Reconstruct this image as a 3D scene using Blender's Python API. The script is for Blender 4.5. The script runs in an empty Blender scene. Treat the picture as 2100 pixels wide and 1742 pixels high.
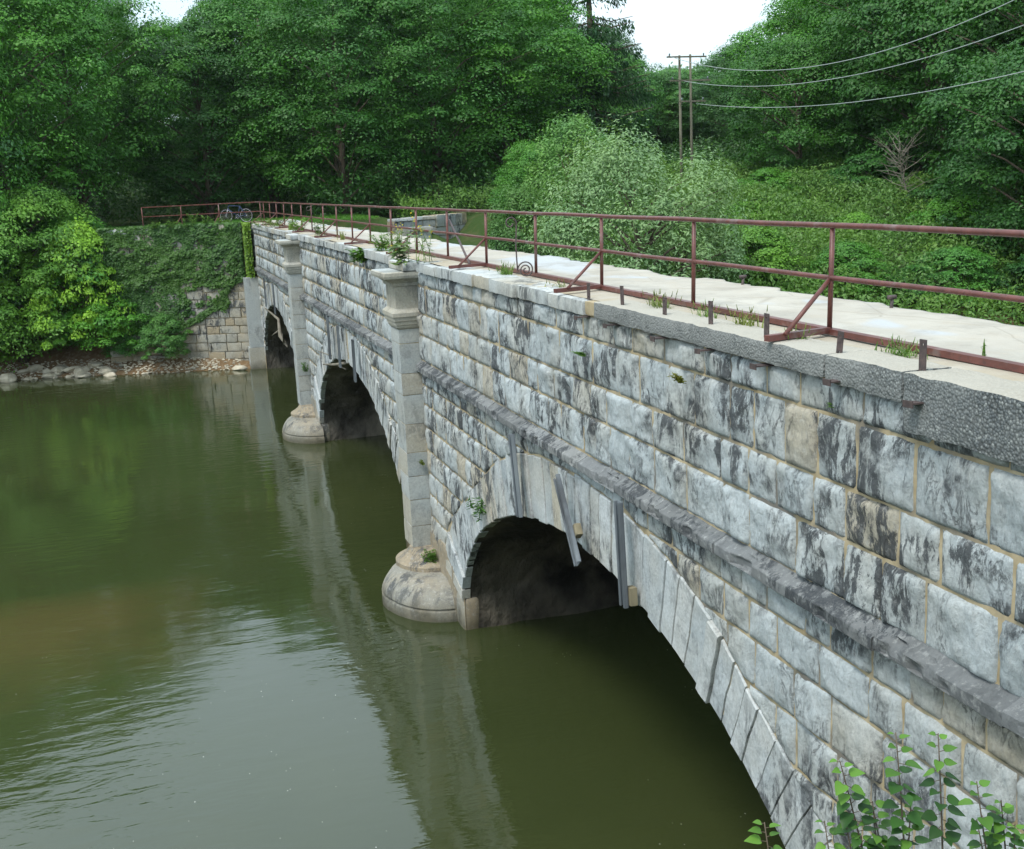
import bpy, math, random
import numpy as np
from mathutils import Vector, Matrix
C = bpy.context.scene
COL = C.collection
rnd = random.Random(7)
R = math.radians

# ------------------------------------------------------------------ camera
def make_camera():
    yaw, pit, roll = R(16.8802), R(11.7931), R(-2.7802)
    F = Vector((math.sin(yaw)*math.cos(pit), math.cos(yaw)*math.cos(pit), -math.sin(pit)))
    r = Vector((math.cos(yaw), -math.sin(yaw), 0)); u = r.cross(F)
    c, s = math.cos(roll), math.sin(roll)
    r2 = c*r + s*u; u2 = -s*r + c*u
    cam = bpy.data.objects.new('camera', bpy.data.cameras.new('camera'))
    COL.objects.link(cam)
    cam.matrix_world = Matrix(((r2.x, u2.x, -F.x, 0), (r2.y, u2.y, -F.y, 0), (r2.z, u2.z, -F.z, 8.351), (0, 0, 0, 1)))
    cam.data.sensor_width = 36; cam.data.lens = 2412.75/2100*36
    cam.data.clip_start = .05; cam.data.clip_end = 2000
    C.camera = cam
make_camera()

# ------------------------------------------------------------------ sky and sun
SUN_EL, SUN_AZ = R(58), R(-125)        # azimuth measured from +Y towards +X
w = bpy.data.worlds.new('World'); C.world = w; w.use_nodes = True
nt = w.node_tree; nt.nodes.clear()
out = nt.nodes.new('ShaderNodeOutputWorld'); bg = nt.nodes.new('ShaderNodeBackground'); bg2 = nt.nodes.new('ShaderNodeBackground')
sky = nt.nodes.new('ShaderNodeTexSky'); sky.sky_type = 'NISHITA'; sky.sun_disc = False
sky.sun_elevation = SUN_EL; sky.sun_rotation = SUN_AZ; sky.dust_density = 3; sky.air_density = 1.0
nt.links.new(sky.outputs[0], bg.inputs[0]); bg.inputs[1].default_value = .05
# thin bright overcast veil over the clear sky
tc = nt.nodes.new('ShaderNodeTexCoord'); nz = nt.nodes.new('ShaderNodeTexNoise'); nz.inputs['Scale'].default_value = 2.2; nz.inputs['Detail'].default_value = 5
rp = nt.nodes.new('ShaderNodeValToRGB'); rp.color_ramp.elements[0].color = (.54, .68, .75, 1); rp.color_ramp.elements[1].color = (.78, .88, .92, 1)
rp.color_ramp.elements[0].position = .35; rp.color_ramp.elements[1].position = .7
nt.links.new(tc.outputs['Generated'], nz.inputs['Vector']); nt.links.new(nz.outputs[0], rp.inputs[0]); nt.links.new(rp.outputs[0], bg2.inputs[0])
sx = nt.nodes.new('ShaderNodeSeparateXYZ'); nt.links.new(tc.outputs['Generated'], sx.inputs[0])
mr = nt.nodes.new('ShaderNodeMapRange'); mr.inputs[1].default_value = 0; mr.inputs[2].default_value = .9; mr.inputs[3].default_value = .74; mr.inputs[4].default_value = 1.12
nt.links.new(sx.outputs[2], mr.inputs[0]); nt.links.new(mr.outputs[0], bg2.inputs[1])
ad = nt.nodes.new('ShaderNodeAddShader'); nt.links.new(bg.outputs[0], ad.inputs[0]); nt.links.new(bg2.outputs[0], ad.inputs[1]); nt.links.new(ad.outputs[0], out.inputs[0])
sun = bpy.data.objects.new('sun', bpy.data.lights.new('sun', 'SUN')); COL.objects.link(sun)
sun.data.energy = 1.5; sun.data.angle = R(14); sun.data.color = (1, .96, .9)
sd = Vector((math.sin(SUN_AZ)*math.cos(SUN_EL), math.cos(SUN_AZ)*math.cos(SUN_EL), math.sin(SUN_EL)))
sun.rotation_euler = sd.to_track_quat('Z', 'Y').to_euler()
C.view_settings.view_transform = 'Standard'; C.view_settings.look = 'None'; C.view_settings.gamma = 1
C.view_settings.exposure = 0.72; C.view_settings.use_curve_mapping = False
C.render.engine = 'CYCLES'
C.cycles.use_denoising = True
C.cycles.max_bounces = 6; C.cycles.diffuse_bounces = 3; C.cycles.glossy_bounces = 3; C.cycles.transmission_bounces = 3
C.cycles.transparent_max_bounces = 6; C.cycles.caustics_reflective = False; C.cycles.caustics_refractive = False

# ------------------------------------------------------------------ helpers
def tagp(o, label=None, cat=None, group=None, kind=None):
    if label: o['label'] = label
    if cat: o['category'] = cat
    if group: o['group'] = group
    if kind: o['kind'] = kind
    return o
def empty(name, loc=(0, 0, 0), rz=0, **k):
    o = bpy.data.objects.new(name, None); COL.objects.link(o); o.location = loc; o.rotation_euler[2] = rz
    o.empty_display_size = .1
    return tagp(o, **k)
class MB:
    """collects vertices and quads / polygons"""
    def __init__(s): s.v = []; s.q = []; s.n = 0; s.p = []
    def grid(s, P):                                  # P (nu, nv, 3)
        nu, nv = P.shape[:2]; s.v.append(P.reshape(-1, 3))
        i = (np.arange(nu-1)[:, None]*nv + np.arange(nv-1)[None, :]).ravel() + s.n
        s.q.append(np.stack([i, i+nv, i+nv+1, i+1], 1)); s.n += nu*nv
    def quads(s, V, Q): s.v.append(np.asarray(V, float)); s.q.append(np.asarray(Q)+s.n); s.n += len(V)
    def poly(s, V, Ps):
        s.v.append(np.asarray(V, float)); s.p += [[i+s.n for i in f] for f in Ps]; s.n += len(V)
    def tube(s, pts, r, n=8, caps=True):
        pts = [Vector(p) for p in pts]; m = len(pts)
        rs = [r]*m if not hasattr(r, '__len__') else r
        rings = []; prev = None
        for k in range(m):
            t = (pts[min(k+1, m-1)]-pts[max(k-1, 0)])
            t = t.normalized() if t.length > 1e-9 else Vector((0, 0, 1))
            if prev is None:
                a = Vector((0, 0, 1)) if abs(t.z) < .9 else Vector((1, 0, 0)); x = t.cross(a).normalized()
            else: x = (prev - t*prev.dot(t)); x = x.normalized() if x.length > 1e-6 else t.orthogonal().normalized()
            prev = x; y = t.cross(x)
            rings.append([list(pts[k]+(x*math.cos(2*math.pi*j/n)+y*math.sin(2*math.pi*j/n))*rs[k]) for j in range(n)])
        V = [v for g in rings for v in g]; b = s.n; s.v.append(np.array(V)); s.n += len(V)
        Q = [[b+k*n+j, b+k*n+(j+1) % n, b+(k+1)*n+(j+1) % n, b+(k+1)*n+j] for k in range(m-1) for j in range(n)]
        s.q.append(np.array(Q))
        if caps: s.p += [[b+j for j in range(n)][::-1], [b+(m-1)*n+j for j in range(n)]]
    def box(s, x0, x1, y0, y1, z0, z1, M=None):
        V = [(x, y, z) for x in (x0, x1) for y in (y0, y1) for z in (z0, z1)]
        if M is not None: V = [tuple(M @ Vector(v)) for v in V]
        s.quads(V, [[0, 1, 3, 2], [4, 6, 7, 5], [0, 4, 5, 1], [2, 3, 7, 6], [0, 2, 6, 4], [1, 5, 7, 3]])
    def build(s, name, mat, parent=None, smooth=True, **k):
        me = bpy.data.meshes.new(name)
        V = np.concatenate(s.v).astype(np.float32) if s.v else np.zeros((0, 3), np.float32)
        Q = np.concatenate(s.q) if s.q else np.zeros((0, 4), int)
        loops = [Q.ravel()]; tot = [np.full(len(Q), 4)]
        for f in s.p: loops.append(np.array(f)); tot.append(np.array([len(f)]))
        L = np.concatenate(loops).astype(np.int32); T = np.concatenate(tot).astype(np.int32)
        me.vertices.add(len(V)); me.vertices.foreach_set('co', V.ravel())
        me.loops.add(len(L)); me.loops.foreach_set('vertex_index', L)
        me.polygons.add(len(T)); st = np.concatenate([[0], np.cumsum(T)[:-1]]).astype(np.int32)
        me.polygons.foreach_set('loop_start', st); me.polygons.foreach_set('loop_total', T)
        me.polygons.foreach_set('use_smooth', np.full(len(T), smooth))
        me.update(calc_edges=True); me.validate()
        me.materials.append(mat)
        o = bpy.data.objects.new(name, me); COL.objects.link(o)
        if parent: o.parent = parent
        return tagp(o, **k)
def vn(P, seed=0):
    """value noise in [0,1], P (...,3)"""
    P = np.asarray(P, float); i = np.floor(P).astype(np.int64); f = P-i; f = f*f*(3-2*f); r = 0
    for dx in (0, 1):
        for dy in (0, 1):
            for dz in (0, 1):
                h = (i[..., 0]+dx)*374761393 + (i[..., 1]+dy)*668265263 + (i[..., 2]+dz)*2147483647 + seed*1274126177
                h = (h ^ (h >> 13))*1274126177 & 0xffffffff; h = (h ^ (h >> 16)) & 0xffff
                wgt = (f[..., 0] if dx else 1-f[..., 0])*(f[..., 1] if dy else 1-f[..., 1])*(f[..., 2] if dz else 1-f[..., 2])
                r = r + wgt*h/65535.
    return r
def fbm(P, o=3, seed=0):
    s = 0; a = .5; t = 0
    for k in range(o): s = s+a*vn(P*2**k, seed+k); t += a; a *= .5
    return s/t
def rough_box(mb, x0, x1, y0, y1, z0, z1, res=.06, amp=.012, rnd_=.02, seed=0, M=None, fr=5.):
    c = np.array([(x0+x1)/2, (y0+y1)/2, (z0+z1)/2]); h = np.array([x1-x0, y1-y0, z1-z0])/2
    nn = [max(2, int(2*a/res)+1) for a in h]
    for ax in range(3):
        a, b = (ax+1) % 3, (ax+2) % 3
        for sg in (-1, 1):
            U, V_ = np.meshgrid(np.linspace(-1, 1, nn[a]+1), np.linspace(-1, 1, nn[b]+1), indexing='ij')
            if sg < 0: U, V_ = U[::-1], V_[::-1]; U = -U if False else U
            P = np.zeros(U.shape+(3,)); P[..., ax] = sg*h[ax]; P[..., a] = U*h[a]; P[..., b] = V_*h[b]
            if sg < 0: P = P[::-1]
            hh = np.maximum(h-rnd_, 1e-3); I = np.clip(P, -hh, hh); D = P-I; L = np.linalg.norm(D, axis=-1, keepdims=True)
            P = I + D/np.maximum(L, 1e-6)*np.minimum(L, rnd_)
            W = (P+c)*fr+seed*7.31
            N = np.stack([fbm(W, 3, seed+1), fbm(W, 3, seed+11), fbm(W, 3, seed+21)], -1)-.5
            P = P+c+N*2*amp
            if M is not None: P = P@np.array(M.to_3x3()).T+np.array(M.translation)
            mb.grid(P)

# ------------------------------------------------------------------ materials
class NM:
    def __init__(s, name):
        s.m = bpy.data.materials.new(name); s.m.use_nodes = True; s.t = s.m.node_tree; s.t.nodes.clear()
        s.out = s.t.nodes.new('ShaderNodeOutputMaterial'); s.pos = s.n('ShaderNodeNewGeometry')
    def n(s, typ, **k):
        x = s.t.nodes.new(typ)
        for a, b in k.items(): setattr(x, a, b)
        return x
    def set(s, inp, v):
        if isinstance(v, bpy.types.NodeSocket): s.t.links.new(v, inp)
        elif isinstance(v, (tuple, list)) and len(v) == 3 and inp.type == 'RGBA': inp.default_value = (*v, 1)
        else: inp.default_value = v
    def noise(s, scale, detail=4, sc=(1, 1, 1), rough=.55, dist=0, vec=None, off=(0, 0, 0)):
        m = s.n('ShaderNodeMapping'); s.set(m.inputs['Vector'], vec or s.pos.outputs['Position']); m.inputs['Scale'].default_value = sc; m.inputs['Location'].default_value = off
        t = s.n('ShaderNodeTexNoise'); s.set(t.inputs['Vector'], m.outputs[0]); t.inputs['Scale'].default_value = scale
        t.inputs['Detail'].default_value = detail; t.inputs['Roughness'].default_value = rough; t.inputs['Distortion'].default_value = dist
        return t.outputs[0]
    def voro(s, scale, sc=(1, 1, 1), feature='F1', out='Distance', rand=1):
        m = s.n('ShaderNodeMapping'); s.set(m.inputs['Vector'], s.pos.outputs['Position']); m.inputs['Scale'].default_value = sc
        t = s.n('ShaderNodeTexVoronoi', feature=feature); s.set(t.inputs['Vector'], m.outputs[0]); t.inputs['Scale'].default_value = scale; t.inputs['Randomness'].default_value = rand
        return t.outputs[out]
    def ramp(s, v, a, b, lo=0., hi=1.):
        x = s.n('ShaderNodeMapRange', clamp=True); s.set(x.inputs[0], v); x.inputs[1].default_value = a; x.inputs[2].default_value = b; x.inputs[3].default_value = lo; x.inputs[4].default_value = hi
        return x.outputs[0]
    def math(s, op, a, b=0.):
        x = s.n('ShaderNodeMath', operation=op); s.set(x.inputs[0], a); s.set(x.inputs[1], b); return x.outputs[0]
    def mix(s, f, a, b, mode='MIX'):
        x = s.n('ShaderNodeMix', data_type='RGBA', blend_type=mode); s.set(x.inputs[0], f); s.set(x.inputs[6], a); s.set(x.inputs[7], b); return x.outputs[2]
    def sep(s, i): 
        x = s.n('ShaderNodeSeparateXYZ'); s.set(x.inputs[0], s.pos.outputs['Position']); return x.outputs[i]
    def bump(s, h, strength=.5, dist=.02, nrm=None):
        b = s.n('ShaderNodeBump'); s.set(b.inputs['Height'], h); b.inputs['Strength'].default_value = strength; b.inputs['Distance'].default_value = dist
        if nrm: s.set(b.inputs['Normal'], nrm)
        return b.outputs[0]
    def pbr(s, col, rough=.8, nrm=None, spec=.3, metal=0., final=True, **k):
        p = s.n('ShaderNodeBsdfPrincipled'); s.set(p.inputs['Base Color'], col); s.set(p.inputs['Roughness'], rough); p.inputs['Specular IOR Level'].default_value = spec
        p.inputs['Metallic'].default_value = metal
        if nrm: s.set(p.inputs['Normal'], nrm)
        for a, b in k.items(): s.set(p.inputs[a], b)
        if final: s.t.links.new(p.outputs[0], s.out.inputs[0])
        return p.outputs[0]
def m_stone(name, a=(.36, .412, .428), b=(.475, .53, .545), beige=(.43, .40, .32), stain=.5, beige_amt=.2, darkc=(.040, .046, .052), zgrad=True, bmp=.5, big=1., water=True):
    s = NM(name)
    isl = s.pos.outputs['Random Per Island']
    c = s.mix(isl, a, b)
    c = s.mix(s.ramp(s.noise(3., 5), .3, .7, 0, .6), c, b)
    bz = s.ramp(s.noise(.9, 4), .42, .68)
    bz = s.math('ADD', bz, s.ramp(s.math('FRACT', s.math('MULTIPLY', isl, 3.31)), .78, .95, 0, 1.6))
    if zgrad: bz = s.math('ADD', bz, s.ramp(s.sep(2), 4.9, 1.0, -.1, .55))
    c = s.mix(s.math('MULTIPLY', bz, beige_amt*1.6), c, beige)
    # dark biological staining: ragged vertical streaks, blotches, and fine crevice flecks
    st = s.ramp(s.noise(2.6, 10, (1.2, 1.5, .6), .78, .35), .48, .56)
    bl = s.ramp(s.noise(.85, 7, (1, .7, .9), .66), .45, .58, .04, 1)
    if zgrad: bl = s.math('MULTIPLY', bl, s.ramp(s.sep(2), 3.6, 5.2, .45, 1.))
    ir = s.ramp(s.math('FRACT', s.math('MULTIPLY', isl, 7.77)), 0, 1, .6, 1.05)
    k = s.math('MULTIPLY', s.math('MULTIPLY', st, bl), s.math('MULTIPLY', ir, stain*1.8))
    k = s.math('MINIMUM', s.math('MULTIPLY', k, s.ramp(s.noise(.33, 3, off=(2, 7, 4)), .35, .6, .7, 1.5)), .92)
    c = s.mix(k, c, darkc)
    fl = s.ramp(s.noise(9, 9, (1, 1.3, .55), .75, 1.2), .58, .68, 0, .5)
    c = s.mix(s.math('MULTIPLY', fl, min(1, stain*1.6)), c, (.10, .105, .11))
    c = s.mix(s.ramp(s.noise(26, 6, rough=.7), .42, .66, 0, .36), c, (.15, .16, .16)); c = s.mix(s.ramp(s.noise(13, 7, rough=.7, off=(5, 2, 2)), .54, .66, 0, .25), c, (.60, .62, .60))
    cr = s.math('ABSOLUTE', s.math('SUBTRACT', s.noise(3.4, 7, (1, 1.5, .6), .68, .8, off=(4, 9, 2)), .5))
    cr = s.math('MULTIPLY', s.ramp(cr, .022, .004), s.ramp(s.noise(1.6, 3, off=(8, 1, 3)), .50, .62))
    c = s.mix(s.math('MULTIPLY', cr, min(.55, stain*.6)), c, (.09, .095, .098))
    h = s.math('ADD', s.math('MULTIPLY', s.noise(6*big, 9, (1, 1, .7), .7, .7), 1.4), s.math('ADD', s.math('MULTIPLY', s.voro(8*big, (1, 1, .6)), .35), s.math('MULTIPLY', cr, -.6)))
    if water: c = s.mix(s.ramp(s.math('ADD', s.sep(2), s.ramp(s.noise(2.5, 4), 0, 1, -.25, .25)), .42, .05, 0, .75), c, (.065, .060, .035))
    s.pbr(c, .85, s.bump(s.noise(38, 6, (1, 1, .7), .7), bmp*.8, .02, s.bump(h, bmp, .035)), .25)
    return s.m
def m_simple(name, c1, c2, scale=6, rough=.8, bmp=.3, bd=.01, spec=.3, sc=(1, 1, 1), c3=None, metal=0.):
    s = NM(name); c = s.mix(s.ramp(s.noise(scale, 6, sc), .35, .65), c1, c2)
    if c3: c = s.mix(s.ramp(s.noise(scale*.27, 5, sc, off=(3, 1, 7)), .5, .62), c, c3)
    s.pbr(c, rough, s.bump(s.noise(scale*3, 6, sc), bmp, bd), spec, metal); return s.m
STONE = m_stone('weathered_limestone', stain=1.35, beige_amt=.30, bmp=.75)
RING = m_stone('dressed_ring_stone', a=(.34, .39, .41), b=(.52, .56, .57), stain=.62, beige_amt=.28, bmp=.35, zgrad=False)
PILA = m_stone('pilaster_limestone', a=(.31, .35, .355), b=(.42, .455, .45), beige=(.40, .38, .31), stain=.22, beige_amt=.3, bmp=.12, zgrad=False)
STRING = m_stone('dark_string_stone', a=(.085, .092, .095), b=(.215, .23, .235), stain=2.6, beige_amt=.05, bmp=.4, zgrad=False)
COPE = m_stone('coping_stone', a=(.38, .42, .43), b=(.52, .55, .54), stain=.42, beige_amt=.3, bmp=.25, zgrad=False)
BASEM = m_stone('pier_base_stone', a=(.22, .22, .19), b=(.31, .30, .25), beige=(.30, .25, .17), stain=.6, beige_amt=.5, bmp=.15, zgrad=False)
RUIN = m_stone('old_block_stone', a=(.24, .27, .28), b=(.36, .38, .38), stain=.6, beige_amt=.25, bmp=.5, zgrad=False)
WINGM = m_stone('wing_wall_stone', a=(.27, .28, .25), b=(.40, .39, .33), beige=(.36, .30, .20), stain=.7, beige_amt=.5, bmp=.4, zgrad=False)
MORTAR = m_simple('sandy_mortar', (.30, .24, .14), (.46, .39, .26), 5, c3=(.16, .15, .13), bmp=.6)
BARREL_SHADE = m_simple('rough_barrel_stone_painted_shade', (.005, .0045, .0035), (.03, .027, .020), 1.5, bmp=1., bd=.15, c3=(.11, .098, .074), sc=(1, 1, .7))  # near vault: its deep shade is painted into the stone colour
BARREL_LIT = m_simple('rough_barrel_stone_painted_lit', (.03, .027, .021), (.12, .11, .09), 1.5, bmp=1., bd=.15, c3=(.20, .18, .14), sc=(1, 1, .7))  # same vault stone, painted lighter for the better lit farther arches
RUST = NM('oxide_red_steel')
_c = RUST.mix(RUST.ramp(RUST.noise(6, 6), .4, .65), (.105, .036, .029), (.15, .053, .042)); _c = RUST.mix(RUST.ramp(RUST.noise(25, 5), .55, .7, 0, .7), _c, (.055, .03, .028))
_c = RUST.mix(RUST.ramp(RUST.noise(3, 4, off=(5, 5, 5)), .58, .66, 0, .5), _c, (.20, .16, .15))
RUST.pbr(_c, .45, RUST.bump(RUST.noise(60, 4), .15, .004), .5); RUST = RUST.m
IRON = m_simple('dark_wrought_iron', (.045, .035, .035), (.10, .07, .065), 20, .6, .2, .003, .5)
STEEL = m_simple('galvanised_channel_steel', (.115, .135, .155), (.20, .23, .25), 5, .5, .1, .003, .5, (1, 1, .3), (.08, .09, .10))
WOODB = m_simple('pale_timber_wedge', (.17, .15, .10), (.27, .24, .16), 8, .9, .3, .005, .2, (1, 1, .2))
# coarse exposed aggregate concrete
s = NM('exposed_aggregate_concrete')
v = s.voro(46, out='Color'); vs = s.n('ShaderNodeSeparateColor'); s.set(vs.inputs[0], v)
c = s.mix(s.ramp(vs.outputs[0], .3, .95), (.12, .135, .14), (.30, .32, .31))
c = s.mix(s.ramp(s.voro(46), .4, .65, 0, .8), c, (.055, .06, .06))
c = s.mix(s.ramp(s.noise(1.4, 6, off=(2, 3, 1)), .42, .62, 0, .55), c, (.22, .235, .23))
c = s.mix(s.math('MULTIPLY', s.ramp(s.math('ADD', s.sep(1), s.ramp(s.noise(4, 4), 0, 1, -.6, .6)), 7.0, 7.8), s.ramp(s.noise(7, 6), .3, .6, .3, .75)), c, (.25, .26, .25))
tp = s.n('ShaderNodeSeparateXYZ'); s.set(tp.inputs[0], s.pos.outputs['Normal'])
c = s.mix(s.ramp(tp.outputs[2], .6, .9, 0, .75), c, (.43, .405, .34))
s.pbr(c, .95, s.bump(s.voro(46), .7, -.012), .1); CONC = s.m
# deck
s = NM('pale_gravel_deck')
c = s.mix(s.ramp(s.noise(.8, 6), .35, .65), (.36, .335, .285), (.46, .44, .385))
c = s.mix(s.ramp(s.noise(5, 7, (1, .5, 1)), .52, .66, 0, .6), c, (.40, .365, .30))
c = s.mix(s.ramp(s.noise(60, 3), .55, .7, 0, .4), c, (.36, .33, .28))
sl = s.math('MULTIPLY', s.ramp(s.noise(.55, 3, (1, .6, 1), off=(3.3, 8.1, 0)), .54, .58), s.ramp(s.sep(0), 6.2, 6.5))
c = s.mix(sl, c, (.41, .43, .435))
c = s.mix(s.math('MULTIPLY', s.ramp(s.voro(1.1, (1, .55, 0), 'DISTANCE_TO_EDGE'), .014, .0, 0, .4), s.ramp(s.sep(0), 6.3, 6.6)), c, (.22, .20, .16))
c = s.mix(s.ramp(s.noise(1.7, 8, off=(9, 1, 1), rough=.7), .5, .62, 0, .45), c, (.27, .255, .22))
c = s.mix(s.math('MULTIPLY', s.ramp(s.sep(0), 5.95, 5.3), s.ramp(s.noise(3, 6), .35, .6, .2, .75)), c, (.33, .27, .17))
s.pbr(c, .95, s.bump(s.noise(18, 8), .5, .02), .15); DECK = s.m
# water
s = NM('murky_creek_water')
c = s.mix(s.ramp(s.noise(.09, 4), .35, .65), (.027, .037, .012), (.040, .050, .017))
# submerged brown shoal left of the first pier
sh = s.math('MULTIPLY', s.ramp(s.math('ADD', s.sep(1), s.ramp(s.noise(.5, 3), 0, 1, -2.2, 2.2)), 20.2, 23.4), s.ramp(s.math('ADD', s.sep(1), s.ramp(s.noise(.4, 3, off=(4, 4, 4)), 0, 1, -.9, .9)), 26.5, 24.9))
sh = s.math('MULTIPLY', sh, s.ramp(s.math('ADD', s.sep(0), s.ramp(s.noise(.7, 3, off=(1, 4, 4)), 0, 1, -1.8, 1.8)), 1.3, -1.6))
c = s.mix(s.math('MULTIPLY', sh, .6), c, (.085, .064, .024))
fo = s.math('MULTIPLY', s.ramp(s.voro(6, (1.6, 1, 1)), .085, .05), s.ramp(s.noise(.22, 3, off=(7, 2, 2)), .50, .60))
vc = s.n('ShaderNodeSeparateColor'); s.set(vc.inputs[0], s.voro(6, (1.4, 1, 1), out='Color'))
fo = s.math('MULTIPLY', fo, s.math('GREATER_THAN', vc.outputs[0], .74))
c = s.mix(fo, c, (.55, .56, .5))
rr = s.ramp(s.noise(.16, 3, (1, .8, 1), off=(3, 5, 0)), .42, .62, .25, 1.)
h = s.math('ADD', s.math('MULTIPLY', s.noise(2.3, 3, (.55, 1.5, 1), .5, .4), rr), s.math('MULTIPLY', s.noise(7.5, 3, (.6, 1.4, 1), .5), s.math('MULTIPLY', rr, .22)))
h = s.math('ADD', h, s.math('MULTIPLY', s.noise(.5, 2), .8))
s.pbr(c, .045, s.bump(h, .2, .07), 1.0, IOR=1.42); WATER = s.m
# earth
s = NM('muddy_earth'); c = s.mix(s.ramp(s.noise(.5, 6), .35, .65), (.13, .085, .045), (.20, .13, .07))
c = s.mix(s.ramp(s.noise(6, 6), .5, .65, 0, .7), c, (.26, .21, .14))
c = s.mix(s.math('MULTIPLY', s.ramp(s.sep(2), 1.6, 3.2), s.ramp(s.noise(1.2, 5), .3, .5, .75, 1)), c, (.035, .065, .016))
s.pbr(c, .95, s.bump(s.noise(5, 8), .6, .08), .15); EARTH = s.m
BARK = m_simple('grey_brown_bark', (.07, .055, .04), (.16, .13, .10), 3, .95, .8, .03, .1, (3, 3, .5))
DEADW = m_simple('bleached_dead_wood', (.15, .14, .11), (.26, .24, .20), 3, .9, .5, .01, .1)
POLE = m_simple('weathered_pole_wood', (.09, .085, .06), (.16, .155, .115), 2, .9, .3, .01, .1, (4, 4, .5))
def m_leaf(name, trans=.3, spec=.35, rough=.5, underside=None):
    s = NM(name); oi = s.n('ShaderNodeObjectInfo'); isl = s.pos.outputs['Random Per Island']
    c = s.mix(s.ramp(isl, 0, 1, 0, 1), s.mix(1., oi.outputs['Color'], (.60, .66, .60), 'MULTIPLY'), s.mix(1., oi.outputs['Color'], (1.5, 1.35, 1.15), 'MULTIPLY'))
    c = s.mix(s.ramp(s.noise(.45, 3), .4, .65, 0, .55), c, s.mix(1., oi.outputs['Color'], (1.75, 1.4, .7), 'MULTIPLY'))
    if underside: c = s.mix(s.math('MULTIPLY', s.pos.outputs['Backfacing'], .5), c, underside)
    p = s.pbr(c, rough, None, spec, final=False)
    t = s.n('ShaderNodeBsdfTranslucent'); s.set(t.inputs[0], s.mix(1., c, (1.05, 1.15, .65), 'MULTIPLY'))
    m = s.n('ShaderNodeMixShader'); m.inputs[0].default_value = trans; s.t.links.new(p, m.inputs[1]); s.t.links.new(t.outputs[0], m.inputs[2]); s.t.links.new(m.outputs[0], s.out.inputs[0])
    return s.m
LEAF = m_leaf('tree_leaves', .27); LEAFS = m_leaf('silvery_leaves', .25, underside=(.20, .33, .17)); LEAFN = m_leaf('near_leaves', .3)
def m_flat(name, col, rough=.7): s = NM(name); s.pbr(col, rough); return s.m
YELL = m_flat('yellow_petals', (.62, .52, .05)); BLACKM = m_flat('black_rubber', (.012, .012, .014), .6); SILV = m_simple('bare_alloy', (.35, .36, .38), (.45, .46, .48), 5, .3, 0, .001, .6)
BLUEP = m_flat('blue_frame_paint', (.03, .05, .12), .35); WIRE = m_flat('weathered_aluminium_wire', (.30, .34, .33), .6)

# ------------------------------------------------------------------ setting: terrain and water
def sm(x, a, b): t = np.clip((x-a)/(b-a), 0, 1); return t*t*(3-2*t)
def shore(x):                                       # far shoreline
    return np.interp(x, [-150, -40, -12, -7, -5, -.4, 2.7, 5, 12.6, 17.5, 30, 60, 200], [70, 64, 61.5, 60.9, 60.5, 58.8, 57.9, 57.2, 57.0, 34.5, 31, 27, 10])
def nshore(x): return np.interp(x, [-150, -20, -4, 0, 4.6, 5.2, 12.5, 14, 30, 200], [-30, -8, 1.5, 4.6, 6.2, 7.2, 7.2, 6.0, 3, -15])
def terrain(x, y):
    d = y-shore(x)
    left = np.interp(d, [-6, -1, 0, 1.6, 3.2, 6, 30, 60, 110], [-1.6, -.5, .03, .75, 2.2, 6.65, 6.8, 7.5, 11])
    right = np.interp(d, [-6, -1, 0, 3, 10, 24, 34, 60, 120], [-1.6, -.5, .03, 1.6, 3.9, 6.2, 7.0, 8, 12])
    wr = sm(x, 12.5, 17)
    far = left*(1-wr)+right*wr + sm(x, 30, 60)*sm(d, 2, 20)*2.2
    top = 6.60*sm(x, -2.2, -1.5)*sm(12.6, 0, 1)     # fill behind the wing wall
    inside = (x > -1.9) & (x < 12) & (y > 61.4)
    far = np.where(inside & (d > 0), np.maximum(far, 6.62), far)
    e = nshore(x)-y
    near = np.interp(e, [-6, -.5, 0, 1.2, 3.2, 20], [-1.6, -.4, .03, 2.6, 6.3, 6.8])
    return np.maximum(np.maximum(far, near), -1.6)
def make_terrain():
    xs = np.concatenate([np.linspace(-220, -30, 30), np.linspace(-29, 60, 179), np.linspace(63, 260, 40)])
    ys = np.concatenate([np.linspace(-120, -10, 16), np.linspace(-9, 90, 199), np.linspace(93, 320, 45)])
    X, Y = np.meshgrid(xs, ys, indexing='ij'); Z = terrain(X, Y)
    Z = Z+(fbm(np.stack([X*.7, Y*.7, X*0], -1), 4, 3)-.5)*.35*np.clip(np.abs(Z)*1.2, .1, 1)
    under = (X > 5.3) & (X < 12.3) & (Y > 57.2) & (Y < 64); Z = np.where(under, np.minimum(Z, 6.2), Z)
    mb = MB(); mb.grid(np.stack([X, Y, Z], -1))
    o = mb.build('ground', EARTH); tagp(o, 'brown muddy creek bank and wooded ground', None, None, 'structure')
make_terrain()
def make_water():
    X, Y = np.meshgrid(np.linspace(-200, 220, 30), np.linspace(-60, 90, 20), indexing='ij')
    mb = MB(); mb.grid(np.stack([X, Y, X*0], -1)); o = mb.build('creek_water', WATER); tagp(o, 'murky green creek water under the bridge', None, None, 'structure')
make_water()

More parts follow.
